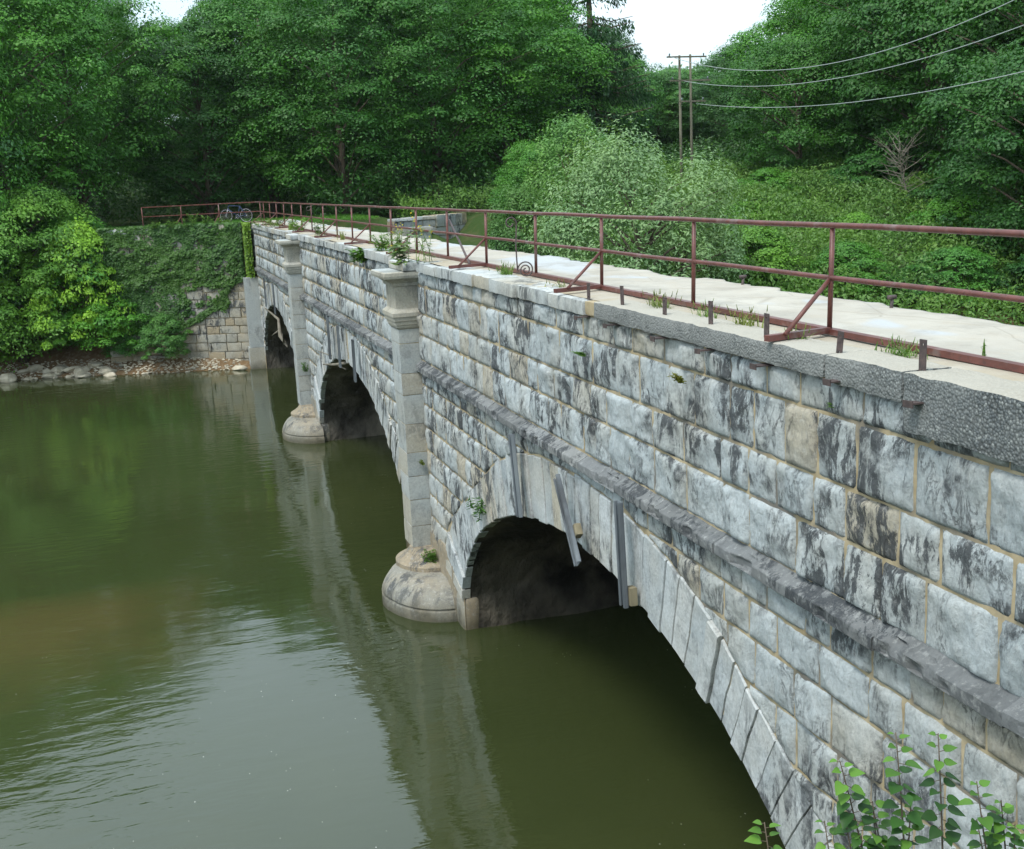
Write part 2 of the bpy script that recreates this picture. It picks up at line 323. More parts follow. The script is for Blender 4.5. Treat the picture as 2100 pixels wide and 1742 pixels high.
# ------------------------------------------------------------------ the aqueduct bridge
XF, ZT = 5.11, 6.87
ARCH = [(14.0, 6.5), (32.1, 6.8), (50.1, 6.6)]; SPR, RISE, POWR = .6, 3.0, .6
bridge = empty('stone_bridge', (0, 0, 0), label='grey limestone canal aqueduct bridge with three arches over the green creek', cat='bridge')
def intr(y):
    z = np.full(np.shape(y), -1.)
    for c, a in ARCH:
        t = (y-c)/a; z = np.where(np.abs(t) < 1, SPR+RISE*np.power(np.maximum(1-t*t, 0), POWR), z)
    return z
ED = [0, 1.6, 2.8, 4, 4.6, 5.4, 6.4, 7.4, 7.9]; EZ = [4.52, 4.46, 4.22, 3.8, 3.45, 2.98, 2.45, 1.8, 1.1]
def ext(y):
    z = np.full(np.shape(y), -.4)
    for c, a in ARCH:
        d = np.abs(y-c)*6.5/a; z = np.maximum(z, np.where(d < 7.9, np.interp(d, ED, EZ), -.4))
    return z
def rock_patch(mb, ya, yb, z0, z1, low, res, seed, X=XF, amp=.048, g=.011):
    ya, yb = ya+g, yb-g; z0, z1 = z0+g, z1-g
    nu = max(3, int((yb-ya)/res)); nv = max(3, int((z1-z0)/res))
    y = np.linspace(ya, yb, nu+1); lo = np.maximum(z0, low(y)+.015) if low else np.full(nu+1, z0)
    ok = lo < z1-.03
    if ok.sum() < 2: return
    i0, i1 = np.where(ok)[0][[0, -1]]; y = y[i0:i1+1]; lo = np.minimum(lo[i0:i1+1], z1-.02)
    v = np.linspace(0, 1, nv+1); Y = np.repeat(y[:, None], nv+1, 1); Z = lo[:, None]+(z1-lo[:, None])*v[None, :]
    e = np.minimum(np.minimum(Y-y[0], y[-1]-Y), np.minimum(Z-lo[:, None], z1-Z)); e = np.maximum(e, 0)
    r = random.Random(seed); ox = r.random()*50
    P = np.stack([Y*0+ox, Y, Z], -1)
    prof = 1-np.exp(-e/.014)
    # faceted split face: the lowest of a few tilted planes, plus chips
    f = np.full(Y.shape, 1e3); cy, cz = (ya+yb)/2, (z0+z1)/2
    for k in range(8):
        f = np.minimum(f, 1.+(Y-cy)*r.uniform(-3.4, 3.4)+(Z-cz)*r.uniform(-3.4, 3.4)+r.uniform(-.25, .9))
    f = np.clip(f, .0, 1.7)
    n = fbm(P*4.5, 3, 5)-.5; n2 = np.abs(fbm(P*np.array([1, 11, 6.]), 3, 9)-.5)
    n3 = fbm(P*np.array([1, 17, 13.]), 3, 19)-.5
    H = amp*prof*np.maximum(.18+.78*f+1.3*n-1.2*n2+.5*n3, .05)+.004
    wob = (vn(P*6, 3)-.5)*.016
    edge = e < 1e-6
    Xc = X-H; Xc = np.where(edge, X+.002, Xc)
    Y2 = Y+np.where((e < .02), wob, 0); Z2 = Z+np.where((e < .02), (vn(P*6+9, 4)-.5)*.016, 0)
    G = np.stack([Xc, Y2, Z2], -1)
    # skirt
    def pad(G):
        A = np.concatenate([G[:1], G, G[-1:]], 0); A = np.concatenate([A[:, :1], A, A[:, -1:]], 1)
        A[0, :, 0] = A[-1, :, 0] = X+.05; A[:, 0, 0] = A[:, -1, 0] = X+.05; return A
    mb.grid(pad(G)[::-1])
def wall_rows(mb, rows, ya, yb, low, res_of, seed, wmin=.42, wmax=.85, **k):
    r = random.Random(seed)
    for ri, (z0, z1) in enumerate(rows):
        y = ya - r.random()*.4
        while y < yb:
            wd = r.uniform(wmin, wmax)*(1.0 if z1-z0 > .3 else 1.2)
            a, b = max(y, ya), min(y+wd, yb)
            if yb-b < .15: b = yb
            if b-a > .05: rock_patch(mb, a, b, z0, z1, low, res_of((a+b)/2), seed*1000+ri*100+int(y*7) % 97, **k)
            y = b if b < yb else yb+1
ROWS_UP = [(6.385, 6.675), (5.835, 6.385), (5.40, 5.835), (4.885, 5.40)]
ROWS_LO = [(4.385, 4.69), (3.99, 4.385), (3.52, 3.99), (3.05, 3.52), (2.58, 3.05), (2.12, 2.58), (1.66, 2.12), (1.2, 1.66), (.74, 1.2), (.28, .74), (-.4, .28)]
res_of = lambda y: .032 if y < 17 else (.05 if y < 26 else .085)
segs = [(1.5, 22.86), (23.64, 40.5), (41.28, 56.95)]
for i, (a, b) in enumerate(segs):
    mb = MB(); wall_rows(mb, ROWS_UP, a, b, None, res_of, 11+i)
    wall_rows(mb, ROWS_LO, a, b, ext, res_of, 21+i, .36, .75, amp=.045)
    mb.build('spandrel_wall', STONE, bridge)
# mortar bed behind the stones
mb = MB(); y = np.concatenate([np.arange(1.5, 26, .035), np.arange(26, 57.8, .09)]); lo = np.maximum(intr(y)+.10, -1.); V = np.linspace(0, 1, 150)
Yg = np.repeat(y[:, None], 150, 1); Zg = lo[:, None]+(6.69-lo[:, None])*V[None]
Pn = np.stack([Yg*0, Yg, Zg], -1); G = np.stack([XF+.001-.011*(fbm(Pn*9, 3, 4)-.5)-.006*(fbm(Pn*2, 2, 6)-.5), Yg, Zg], -1); mb.grid(G[::-1]); mb.build('mortar_bed', MORTAR, bridge)
# arch rings and barrels
def ring(c, a, seed):
    r = random.Random(seed); mb = MB()
    ph = np.linspace(.0, math.pi, 400); yy = c+a*np.cos(ph); zz = SPR+RISE*np.power(np.sin(ph), POWR*2)
    L = np.concatenate([[0], np.cumsum(np.hypot(np.diff(yy), np.diff(zz)))])
    s_ = .02; T = L[-1]
    def at(q):
        q = min(max(q, .001), T-.001); y0 = np.interp(q, L, yy); z0 = np.interp(q, L, zz)
        d = .25; ty = np.interp(min(q+d, T), L, yy)-np.interp(max(q-d, 0), L, yy); tz = np.interp(min(q+d, T), L, zz)-np.interp(max(q-d, 0), L, zz)
        l = math.hypot(ty, tz); n = (tz/l, -ty/l)
        if n[0]*(y0-c) < 0 and n[1] < 0: n = (-n[0], -n[1])
        t = .2
        while t < 1.2 and z0+n[1]*t < float(ext(np.array(y0+n[0]*t))): t += .02
        return np.array([y0, z0]), np.array(n), t
    while s_ < T-.05:
        wd = r.uniform(.22, .36); s1 = min(s_+wd, T); gap = .006+ (r.random() < .25)*.012
        p0, n0, t0 = at(s_+gap); p1, n1, t1 = at(s1-gap); ex = r.uniform(-.04, .03)
        pr = XF-.012-r.random()*.03-(.02 if r.random() < .2 else 0)
        if r.random() < .06: pr += .03
        dn = r.uniform(-.02, .02)
        q = [p0+n0*dn, p1+n1*dn, p1+n1*(t1+ex), p0+n0*(t0+ex)]; cen = sum(q)/4; xb = XF+.12
        N = 6; W_ = np.linspace(0, 1, N+1)[:, None, None]; U_ = np.linspace(0, 1, 4)[None, :, None]
        F0 = (q[0]*(1-W_)+q[3]*W_)*(1-U_)+(q[1]*(1-W_)+q[2]*W_)*U_        # (N+1,4,2)
        ins = F0+(cen-F0)*np.array([.03]); Z3 = np.zeros(F0.shape[:2]); 
        Xo = pr+(vn(np.stack([Z3+seed, F0[..., 0]*5, F0[..., 1]*5], -1), 2)-.5)*.02
        G = np.stack([Xo, ins[..., 0], ins[..., 1]], -1)
        Rg = np.stack([Z3+pr+.012, F0[..., 0], F0[..., 1]], -1); Bk = np.stack([Z3+xb, F0[..., 0], F0[..., 1]], -1)
        # assemble padded grid: back edge, rim, face
        A = np.zeros((N+5, 8, 3)); A[2:-2, 2:-2] = G
        def fill(src, k):
            A[k, k:8-k] = np.concatenate([src[0, :1].repeat(2-k, 0), src[0], src[0, -1:].repeat(2-k, 0)]); A[-1-k, k:8-k] = np.concatenate([src[-1, :1].repeat(2-k, 0), src[-1], src[-1, -1:].repeat(2-k, 0)])
            A[k:N+5-k, k] = np.concatenate([src[:1, 0].repeat(2-k, 0), src[:, 0], src[-1:, 0].repeat(2-k, 0)]); A[k:N+5-k, 7-k] = np.concatenate([src[:1, -1].repeat(2-k, 0), src[:, -1], src[-1:, -1].repeat(2-k, 0)])
        fill(Rg, 1); fill(Bk, 0); mb.grid(A)
        s_ = s1
    return mb
for i, (c, a) in enumerate(ARCH):
    ring(c, a, 31+i).build('arch_ring', RING, bridge, smooth=False)
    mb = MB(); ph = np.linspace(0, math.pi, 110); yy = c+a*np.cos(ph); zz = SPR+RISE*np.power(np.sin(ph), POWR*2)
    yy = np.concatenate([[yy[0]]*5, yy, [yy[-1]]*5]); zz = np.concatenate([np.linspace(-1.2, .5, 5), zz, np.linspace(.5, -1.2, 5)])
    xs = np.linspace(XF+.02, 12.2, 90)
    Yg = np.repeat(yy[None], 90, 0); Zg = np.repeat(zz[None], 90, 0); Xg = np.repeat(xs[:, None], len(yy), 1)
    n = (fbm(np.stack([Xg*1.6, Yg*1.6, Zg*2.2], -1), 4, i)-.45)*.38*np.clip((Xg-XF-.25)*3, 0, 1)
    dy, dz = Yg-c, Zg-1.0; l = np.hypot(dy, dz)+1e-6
    mb.grid(np.stack([Xg, Yg-dy/l*np.maximum(n, -.03), Zg-dz/l*np.maximum(n, -.03)], -1)); mb.build('arch_barrel', BARREL_SHADE if i == 0 else BARREL_LIT, bridge)
for a_, b_ in ((20.48, 25.34), (38.88, 43.54)):
    mb = MB(); rough_box(mb, XF-.025, XF+.3, a_, b_, -1., .64, .08, .03, .08, int(a_), fr=3); rough_box(mb, XF-.05, XF+.3, a_+.5, b_-.5, -1., 1.38, .08, .03, .08, int(a_), fr=3); mb.build('pier_face', BASEM, bridge)
# far face, core behind the parapet
mb = MB(); y = np.linspace(1.5, 57.8, 500); lo = np.maximum(intr(y)+.05, -1.2); Yg = np.repeat(y[:, None], 8, 1); Zg = lo[:, None]+(5.0-lo[:, None])*np.linspace(0, 1, 8)[None]
mb.grid(np.stack([12.2+0*Yg, Yg, Zg], -1)); mb.build('downstream_face', RUIN, bridge)
mb = MB(); X, Y = np.meshgrid(np.linspace(7.2, 12.2, 12), np.linspace(1.5, 60, 120), indexing='ij')
mb.grid(np.stack([X, Y, 5.0+(fbm(np.stack([X, Y, X], -1)*1.5, 3, 8)-.5)*.3], -1)); mb.build('trough_floor', EARTH, bridge)
mb = MB(); rough_box(mb, 7.0, 7.25, 1.5, 60, 4.9, 6.80, .15, .06, .02, 5, fr=2.); mb.build('trough_wall', RUIN, bridge)
# deck with its ragged right edge
mb = MB(); ys = np.linspace(1.5, 61.5, 900); us = np.linspace(0, 1, 40)
edge = 7.36+(vn(np.stack([ys*1.3, ys*0, ys*0], -1), 4)-.5)*.16+(vn(np.stack([ys*4.1, ys*0, ys*0], -1), 5)-.5)*.12
stp = np.floor(ys/1.35); edge = edge+(vn(np.stack([stp*3.7, ys*0, ys*0], -1), 6)-.5)*.14
X = 5.16+(edge[:, None]-5.16)*us[None]; Y = np.repeat(ys[:, None], 40, 1)
Z = ZT-.006+(fbm(np.stack([X*1.2, Y*1.2, X*0], -1), 4, 2)-.5)*.025+ (vn(np.stack([stp[:, None]*5.1+X*0, X*.9, X*0], -1), 7)-.5)*.035*sm(X, 6.4, 6.9)
G = np.stack([X, Y, Z], -1); E2 = G[:, -1:].copy(); E2[..., 2] -= .16; E3 = E2.copy(); E3[..., 0] = 7.1
mb.grid(np.concatenate([G, E2, E3], 1)); mb.build('deck', DECK, bridge)
# coping stones and concrete cap
r = random.Random(5)
for a0, b0 in ((13.42, 22.45), (24.0, 40.2), (41.6, 57.3)):
    y = a0; mb = MB()
    while y < b0:
        wd = r.uniform(.7, 1.7); b = min(y+wd, b0); out_ = r.choice([0, 0, 0, .05, .10, -.05]); dz = r.uniform(-.03, .012)
        rough_box(mb, XF-.09-out_*.5, XF+.42, y+.012, b-.012, 6.675, ZT+dz, .05 if y < 26 else .1, .012, .018, int(y*10))
        y = b
    mb.build('coping', COPE, bridge)
mb = MB(); 
for (a, b, z0, dz) in ((1.5, 5.05, 6.50, .0), (5.07, 7.02, 6.46, .005), (7.03, 8.02, 6.66, .01), (8.04, 13.02, 6.685, .0)):
    rough_box(mb, XF-.085, XF+.34, a, b, z0, ZT+.012+dz, .045, .016, .02, int(a*3), fr=7)
mb.build('concrete_cap', CONC, bridge)
mb = MB(); rough_box(mb, XF-.05, XF+.34, 13.04, 13.40, 6.69, 6.86, .05, .012, .02, 4); mb.build('coping', MORTAR, bridge)
# string courses
for i, (a, b) in enumerate(segs):
    mb = MB(); y = a; r = random.Random(60+i)
    while y < b-.02:
        wd = r.uniform(.9, 1.7); e = min(y+wd, b)
        o_ = r.uniform(-.02, .02)
        ru = np.interp(y, [4, 9], [.05, 0]); res = .03 if y < 20 else .07; ns = max(4, int((e-y)/res)); yy = np.linspace(y+.006, e-.006, ns)
        pf = np.array([(.03, 4.69), (-.03, 4.692), (-.10, 4.695), (-.138, 4.698), (-.145, 4.705), (-.147, 4.73), (-.147, 4.77), (-.146, 4.80), (-.138, 4.81), (-.10, 4.825), (-.05, 4.85), (0, 4.885), (.04, 4.90)])
        G = np.zeros((ns, len(pf), 3)); G[..., 0] = XF+pf[:, 0][None]*(1+o_*3); G[..., 1] = yy[:, None]; G[..., 2] = pf[:, 1][None]+ru+r.uniform(-.006, .006)
        nn = np.stack([fbm(G*9, 3, q_)-.5 for q_ in (1, 2, 3)], -1); big_ = np.clip(fbm(G*4, 2, 8)-.62, 0, 1); G = G+nn*np.array([.018, .0, .016]); G[:, 4:10, 0] += (big_*.35)[:, 4:10]
        G = np.concatenate([G[:1], G, G[-1:]], 0); G[0, :, 0] = G[-1, :, 0] = XF+.05; mb.grid(G)
        y = e
    mb.build('string_course', STRING, bridge, smooth=False)
# pilasters with capitals, bases and rounded pier noses
def loft(mb, secs, n=None):
    G = np.array(secs, float); G = np.concatenate([G, G[:, :1]], 1); mb.grid(G)
    mb.poly(G[-1, :-1], [list(range(G.shape[1]-1))]);
def rect(x0, y0, y1, z, ch=0.): return [(XF+.05, y0, z), (x0+ch, y0, z), (x0, y0+ch, z), (x0, y1-ch, z), (x0+ch, y1, z), (XF+.05, y1, z)]
for k, yc in enumerate((23.25, 40.89)):
    y0, y1 = yc-.39, yc+.39; x0 = 4.68
    mb = MB(); z = .98; r = random.Random(80+k)
    while z < 5.5:
        h = r.uniform(.42, .62); zt = min(z+h, 5.53); j = r.uniform(-.006, .006)
        rough_box(mb, x0+j, XF+.05, y0+j, y1-j, z+.004, zt-.004, .07, .006, .012, int(z*9)+k)
        z = zt
    sh = mb.build('pilaster', PILA, bridge)
    mb = MB(); mb.box(x0+.015, XF+.05, y0+.015, y1-.015, .8, 6.6); mb.build('mortar_bed', MORTAR, sh)
    prof = [(5.53, 0), (5.57, .035), (5.61, .035), (5.62, .06), (5.69, .06), (5.70, .09), (5.78, .09), (5.785, .12), (5.86, .12), (5.88, .10), (5.92, .05), (5.94, .035), (6.38, .035), (6.39, .07), (6.45, .08), (6.50, .15), (6.54, .21), (6.55, .26), (6.60, .275), (6.66, .275), (6.68, .25)]
    mb = MB()
    for (za, oa), (zb_, ob) in zip(prof[:-1], prof[1:]): pass
    loft(mb, [rect(x0-o, y0-o, y1+o, z_, .01) for z_, o in prof]); mb.build('capital', PILA, sh, smooth=False)
    mb = MB(); rough_box(mb, x0+.10, XF+.3, y0-.30, y1+.28, 6.685, ZT-.02, .06, .012, .03, 7+k); mb.build('coping', COPE, sh)
    # splayed plinth block and round slab
    yk = yc; yc = yk-.33
    def half(rx, ry, z, n=26):
        return [(XF+.05, yc-ry, z)]+[(XF-rx*math.sin(math.pi*(j+.0)/n), yc-ry*math.cos(math.pi*j/n), z) for j in range(1, n)]+[(XF+.05, yc+ry, z)]
    mb = MB(); loft(mb, [half(.74, .78, .62), half(.78, .84, .66), half(.78, .84, .76), half(.75, .8, .78), half(.66, .68, .83), half(.54, .54, .92), half(.47, .45, 1.02)]); mb.build('plinth', BASEM, sh, smooth=False)
    mb = MB(); secs = []; yc = yk-.72
    for z_ in np.concatenate([np.linspace(-.9, 0, 4), np.linspace(.03, .68, 40)]):
        t = np.clip(z_/.72, 0, 1); q = math.sqrt(max(1-t**2.2, 0)); g = -.03 if min(abs(z_-q2) for q2 in (.22,)) < .02 else 0
        rx = .60+.58*q+g; ry = .72+.80*q+g
        secs.append(half(rx, ry, z_, 60))
    G = np.array(secs); nz_ = (fbm(G*2.5, 4, 3+k)-.5)*.07; G[..., 0] -= nz_*(G[..., 0] < XF); G[..., 1] += nz_*.5
    loft(mb, G.tolist()); mb.build('pier_base', BASEM, bridge)
mb = MB(); rough_box(mb, 4.46, XF+.05, 57.0, 57.75, 1.05, 4.35, .1, .01, .015, 5); rough_box(mb, 4.40, XF+.05, 56.95, 57.8, -.6, 1.04, .1, .01, .015, 6); mb.build('abutment_quoin', PILA, bridge)
mb = MB(); wall_rows(mb, [(4.7, 5.2), (5.2, 5.7), (5.7, 6.2), (6.2, 6.67)], 56.97, 58.3, None, res_of, 77); mb.build('end_wall', STONE, bridge)
# strap brackets: upright ends above the cap, bent ends below
for k, y in enumerate((13.51, 12.44, 11.30, 10.24, 9.17, 8.03, 6.98, 5.9)):
    mb = MB(); h = (.20, .24, .2, .25, .23, .2, .25, .24)[k]; M = Matrix.Translation((5.16, y, 6.86)) @ Matrix.Rotation(R((2, -3, 4, 0, 2, 8, 1, 0)[k]), 4, 'X') @ Matrix.Rotation(R(10), 4, 'Z')
    # flat bar with a hole near its top and bottom
    t = .006; w_ = .03; hole = .009
    for s_ in (-1, 1):
        mb.box(-t, t, min(s_*hole, s_*w_), max(s_*hole, s_*w_), -.04, h, M)
    for za, zb_ in ((-.04, .02), (.036, h-.045), (h-.029, h)): mb.box(-t, t, -hole, hole, za, zb_, M)
    mb.build('strap_bracket', IRON, bridge, smooth=False)
for k, y in enumerate((13.4, 12.45, 11.13, 10.09, 9.01, 7.85, 6.83)):
    mb = MB(); M = Matrix.Translation((5.0, y, 6.665 if y > 8 else 6.70)) @ Matrix.Rotation(R(rnd.uniform(-4, 4)), 4, 'X')
    mb.box(-.06, .2, -.055, .055, -.006, .006, M); mb.box(-.066, -.058, -.055, .055, -.03, .02, M); mb.build('strap_tab', IRON, bridge, smooth=False)

# ------------------------------------------------------------------ railing
XR, ZB, ZTR, ZM = 5.707, 6.87, 7.823, 7.375
rail = empty('railing', (XR, 3.6, ZB), label='rust red pipe railing running along the whole bridge deck', cat='railing')
def child(mb, name, mat, par, **k):
    o = mb.build(name, mat, par, **k); o.matrix_parent_inverse = Matrix.Translation(-Vector(par.location)); return o
ycor = 59.2; P0 = (XR, 3.6); P1 = (XR, ycor); P2 = (.2, 60.9)
def sag(y): return .004*math.sin(y*1.7)
mb = MB(); mb.tube([(XR, y, ZTR+sag(y)) for y in np.linspace(3.6, ycor, 60)]+[(P2[0], P2[1], ZTR)], .026, 10); child(mb, 'top_rail', RUST, rail)
mb = MB(); mb.tube([(XR, y, ZM+sag(y+1)) for y in np.linspace(3.6, ycor, 60)]+[(P2[0], P2[1], ZM)], .023, 10); child(mb, 'middle_rail', RUST, rail)
mb = MB(); mb.box(XR-.038, XR+.038, 3.6, ycor, ZB+.008, ZB+.06); mb.box(XR-.045, XR+.045, 9.02+2.7*1.5, 9.02+2.7*1.5+.2, ZB+.0085, ZB+.064); child(mb, 'base_channel', RUST, rail, smooth=False)
posts = [(XR, 9.016+2.7*i) for i in range(-1, 19)]
for i, (x, y) in enumerate(posts):
    mb = MB(); mb.tube([(x-.012, y, ZB+.05), (x+.012, y, ZTR-.01)], .023, 10); child(mb, 'post', RUST, rail)
    if i % 2 == 1:
        yy = y-.12
        mb = MB(); mb.tube([(x-.02, y, ZM-.02), (x-.55, yy-.05, ZB+.07)], .02, 8); child(mb, 'brace', RUST, rail)
        mb = MB(); M = Matrix.Translation((x, y, ZB+.05)) @ Matrix.Rotation(math.atan2(-.16, -.72), 4, 'Z'); mb.box(.03, .74, -.032, .032, -.028, .024, M); child(mb, 'outrigger', RUST, rail, smooth=False)
for t in (0, .35, .67, 1):
    x = P1[0]+(P2[0]-P1[0])*t; y = P1[1]+(P2[1]-P1[1])*t
    mb = MB(); mb.tube([(x, y, ZB+.0), (x, y, ZTR)], .025, 8); child(mb, 'post', RUST, rail)
    if 0 < t < 1: mb = MB(); mb.tube([(x, y, ZM-.02), (x-.35, y-.75, ZB+.0)], .022, 8); child(mb, 'brace', RUST, rail)
# loose bar leaning on the railing
mb = MB(); mb.tube([(5.78, 22.6, 7.62), (5.66, 21.4, 7.22), (5.45, 20.05, 6.93)], .022, 8); mb.build('iron_bar', IRON, label='dark bent iron bar leaning against the railing by the yellow flowers', cat='bar')

# scroll-ended wrought iron rods
def scroll(name, x, y, z0, h, flip, label):
    mb = MB(); pts = []
    for k in range(60):                               # spiral at the foot
        t = k/59; a = -math.pi*.0+t*2*math.pi*2.25; rr = .02+.11*t; pts.append((x+.135+math.cos(a+math.pi*.5)*rr, y, z0+.135+math.sin(a+math.pi*.5)*rr))
    pts += [(x, y, z0+.26), (x-.005, y, z0+.5), (x+.012, y, z0+.75)]
    for k in range(30):
        t = k/29; a = t*math.pi*2.0; rr = .095*(1-t*.62); pts.append((x-.075+rr*math.cos(a), y, z0+.84+rr*math.sin(a)))
    mb.tube(pts, .011, 6); o = mb.build(name, IRON, label=label, cat='iron scroll', group='curled iron rods by the railing'); return o
scroll('scroll_rod', 5.36, 17.0, 6.86, .95, 1, 'tall curled iron rod with a round spiral foot in front of the nearer railing')
scroll('scroll_rod', 5.36, 38.9, 6.86, .95, 1, 'curled iron rod standing by the railing past the small weeds, far along the bridge')
# steel channels hanging over the arch crowns
chl = [('straight grey steel channel bolted left of the near arch crown', (4.94, 16.25, 4.66), (4.94, 16.02, 3.45), 0),
       ('tilted loose grey steel channel hanging over the near arch crown', (4.90, 14.16, 4.50), (4.86, 13.36, 3.55), 1),
       ('straight grey steel channel with timber wedges right of the near arch crown', (4.94, 12.14, 4.66), (4.94, 12.05, 3.42), 1),
       ('steel channel over the left side of the middle arch crown', (4.94, 34.1, 4.66), (4.94, 34.1, 3.45), 0), ('thin steel channel over the middle of the middle arch crown', (4.94, 32.3, 4.62), (4.94, 32.3, 3.45), 0),
       ('steel channel over the right side of the middle arch crown', (4.94, 29.9, 4.50), (4.94, 29.95, 3.40), 0),
       ('steel channel left of the farthest arch crown', (4.94, 52.2, 4.66), (4.94, 52.2, 3.4), 0), ('steel channel right of the farthest arch crown', (4.94, 48.6, 4.66), (4.94, 48.6, 3.4), 0)]
for lab, a, b, wedge in chl:
    a, b = Vector(a), Vector(b); L_ = (a-b).length; q = (a-b).to_track_quat('Z', 'X').to_matrix().to_4x4()
    zax = (a-b).normalized(); xax = Vector((1, 0, 0)); yax = zax.cross(xax).normalized(); xax = yax.cross(zax)
    M = Matrix((( xax.x, yax.x, zax.x, b.x), (xax.y, yax.y, zax.y, b.y), (xax.z, yax.z, zax.z, b.z), (0, 0, 0, 1)))
    mb = MB(); wv = .075; mb.box(-.012, 0, -wv, wv, 0, L_, M)
    for s_ in (-1, 1): mb.box(-.055, -.0125, s_*wv-.006, s_*wv+.006, 0, L_, M); mb.box(-.055, -.045, s_*wv-s_*.03-.008*0-.006, s_*wv-s_*.03+.006, 0, L_, M)
    e = empty('steel_channel', tuple(b), label=lab, cat='steel channel', group='grey steel channels over the arch crowns')
    child(mb, 'web', STEEL, e, smooth=False)
    if wedge:
        mb = MB(); rough_box(mb, .005, .10, -.12, .02, L_*.28 if 'tilted' in lab else .02, L_*.28+.16 if 'tilted' in lab else .24, .05, .004, .01, 3, M=Matrix.Translation((0, -.02 if 'tilted' in lab else -.02, 0)) if False else M)
        child(mb, 'timber_wedge', WOODB, e)

# ------------------------------------------------------------------ walls round the far bank
def poly_wall(name, pts, z0, z1, rows, mat, seed, label, cat='wall', thick=.8, res=.1, top=None, miss=0., flip=False):
    e = empty(name, (pts[0][0], pts[0][1], z0), label=label, cat=cat)
    r = random.Random(seed); mb = MB(); mo = MB(); cp = MB()
    for (xa, ya), (xb, yb) in zip(pts[:-1], pts[1:]):
        L_ = math.hypot(xb-xa, yb-ya); ux, uy = (xb-xa)/L_, (yb-ya)/L_
        # local frame: X = outward normal (towards camera) negative, Y along
        M = Matrix(((-uy, ux, 0, xa), (ux, uy, 0, ya), (0, 0, 1, 0), (0, 0, 0, 1)))
        if (M.to_3x3().col[0].y < 0) != flip: M = Matrix(((uy, ux, 0, xa), (-ux, uy, 0, ya), (0, 0, 1, 0), (0, 0, 0, 1)))
        z = z0
        while z < z1-.05:
            h = r.uniform(*rows); zt = min(z+h, z1); zt = z1 if z1-zt < .15 else zt; y = -r.random()*.4
            while y < L_:
                wd = r.uniform(.45, 1.15); a, b = max(y, 0), min(y+wd, L_)
                if b-a > .08 and not (r.random() < miss): rough_box(mb, -.02-r.random()*.05, .35, a+.012, b-.012, z+.012, zt-.012, res, .022, .035, int(z*37+a*11) % 999, M=M, fr=4)
                y += wd
            z = zt
        mo.box(.03, thick, 0, L_, z0, z1-.01, M)
        y = 0
        while y < L_ and top:
            wd = r.uniform(.7, 1.4); b = min(y+wd, L_)
            rough_box(cp, -.1+r.uniform(-.03, .03), thick, y+.01, b-.01, z1, z1+top+r.uniform(-.02, .02), .1, .014, .02, int(y*7), M=M); y = b
    child(mb, 'stone_face', mat, e); child(mo, 'mortar_core', MORTAR, e, smooth=False)
    if top: child(cp, 'coping', COPE, e)
    return e
WP = [(4.6, 57.9), (2.6, 58.9), (.2, 59.9), (-2.0, 60.4)]
poly_wall('wing_wall', WP, -.4, 6.62, (.36, .46), WINGM, 3, 'tan stone wing wall under hanging ivy at the far end of the bridge', top=.24, thick=1.4)
poly_wall('ruined_wall', [(16.8, 61.8), (14.6, 59.9)], 2.5, 6.70, (.4, .5), RUIN, 4, 'grey block wall angled back behind the railing, right half of the ruined masonry', miss=.05, res=.14)
poly_wall('ruined_wall', [(14.58, 59.9), (12.3, 59.3)], 2.5, 6.50, (.45, .6), RUIN, 5, 'low grey stone wall stub behind the yellow flowers, left half of the ruined masonry', miss=.0, res=.14, top=.14)
mb = MB(); rough_box(mb, 13.0, 13.9, 58.1, 59.1, 2.5, 6.0, .12, .02, .03, 1); rough_box(mb, 12.9, 14.0, 58.0, 59.1, 6.02, 6.2, .1, .02, .03, 2); mb.build('stone_block_stack', RUIN, label='pale capped stone block stack in front of the ruined wall beyond the deck', cat='masonry')
poly_wall('near_wing_wall', [(5.05, 3.1), (.5, .35), (-3, -1.6)], 0, 6.6, (.4, .5), STONE, 9, 'limestone wing wall at the near end of the bridge, under the viewpoint', top=.2, thick=1.2, flip=True)

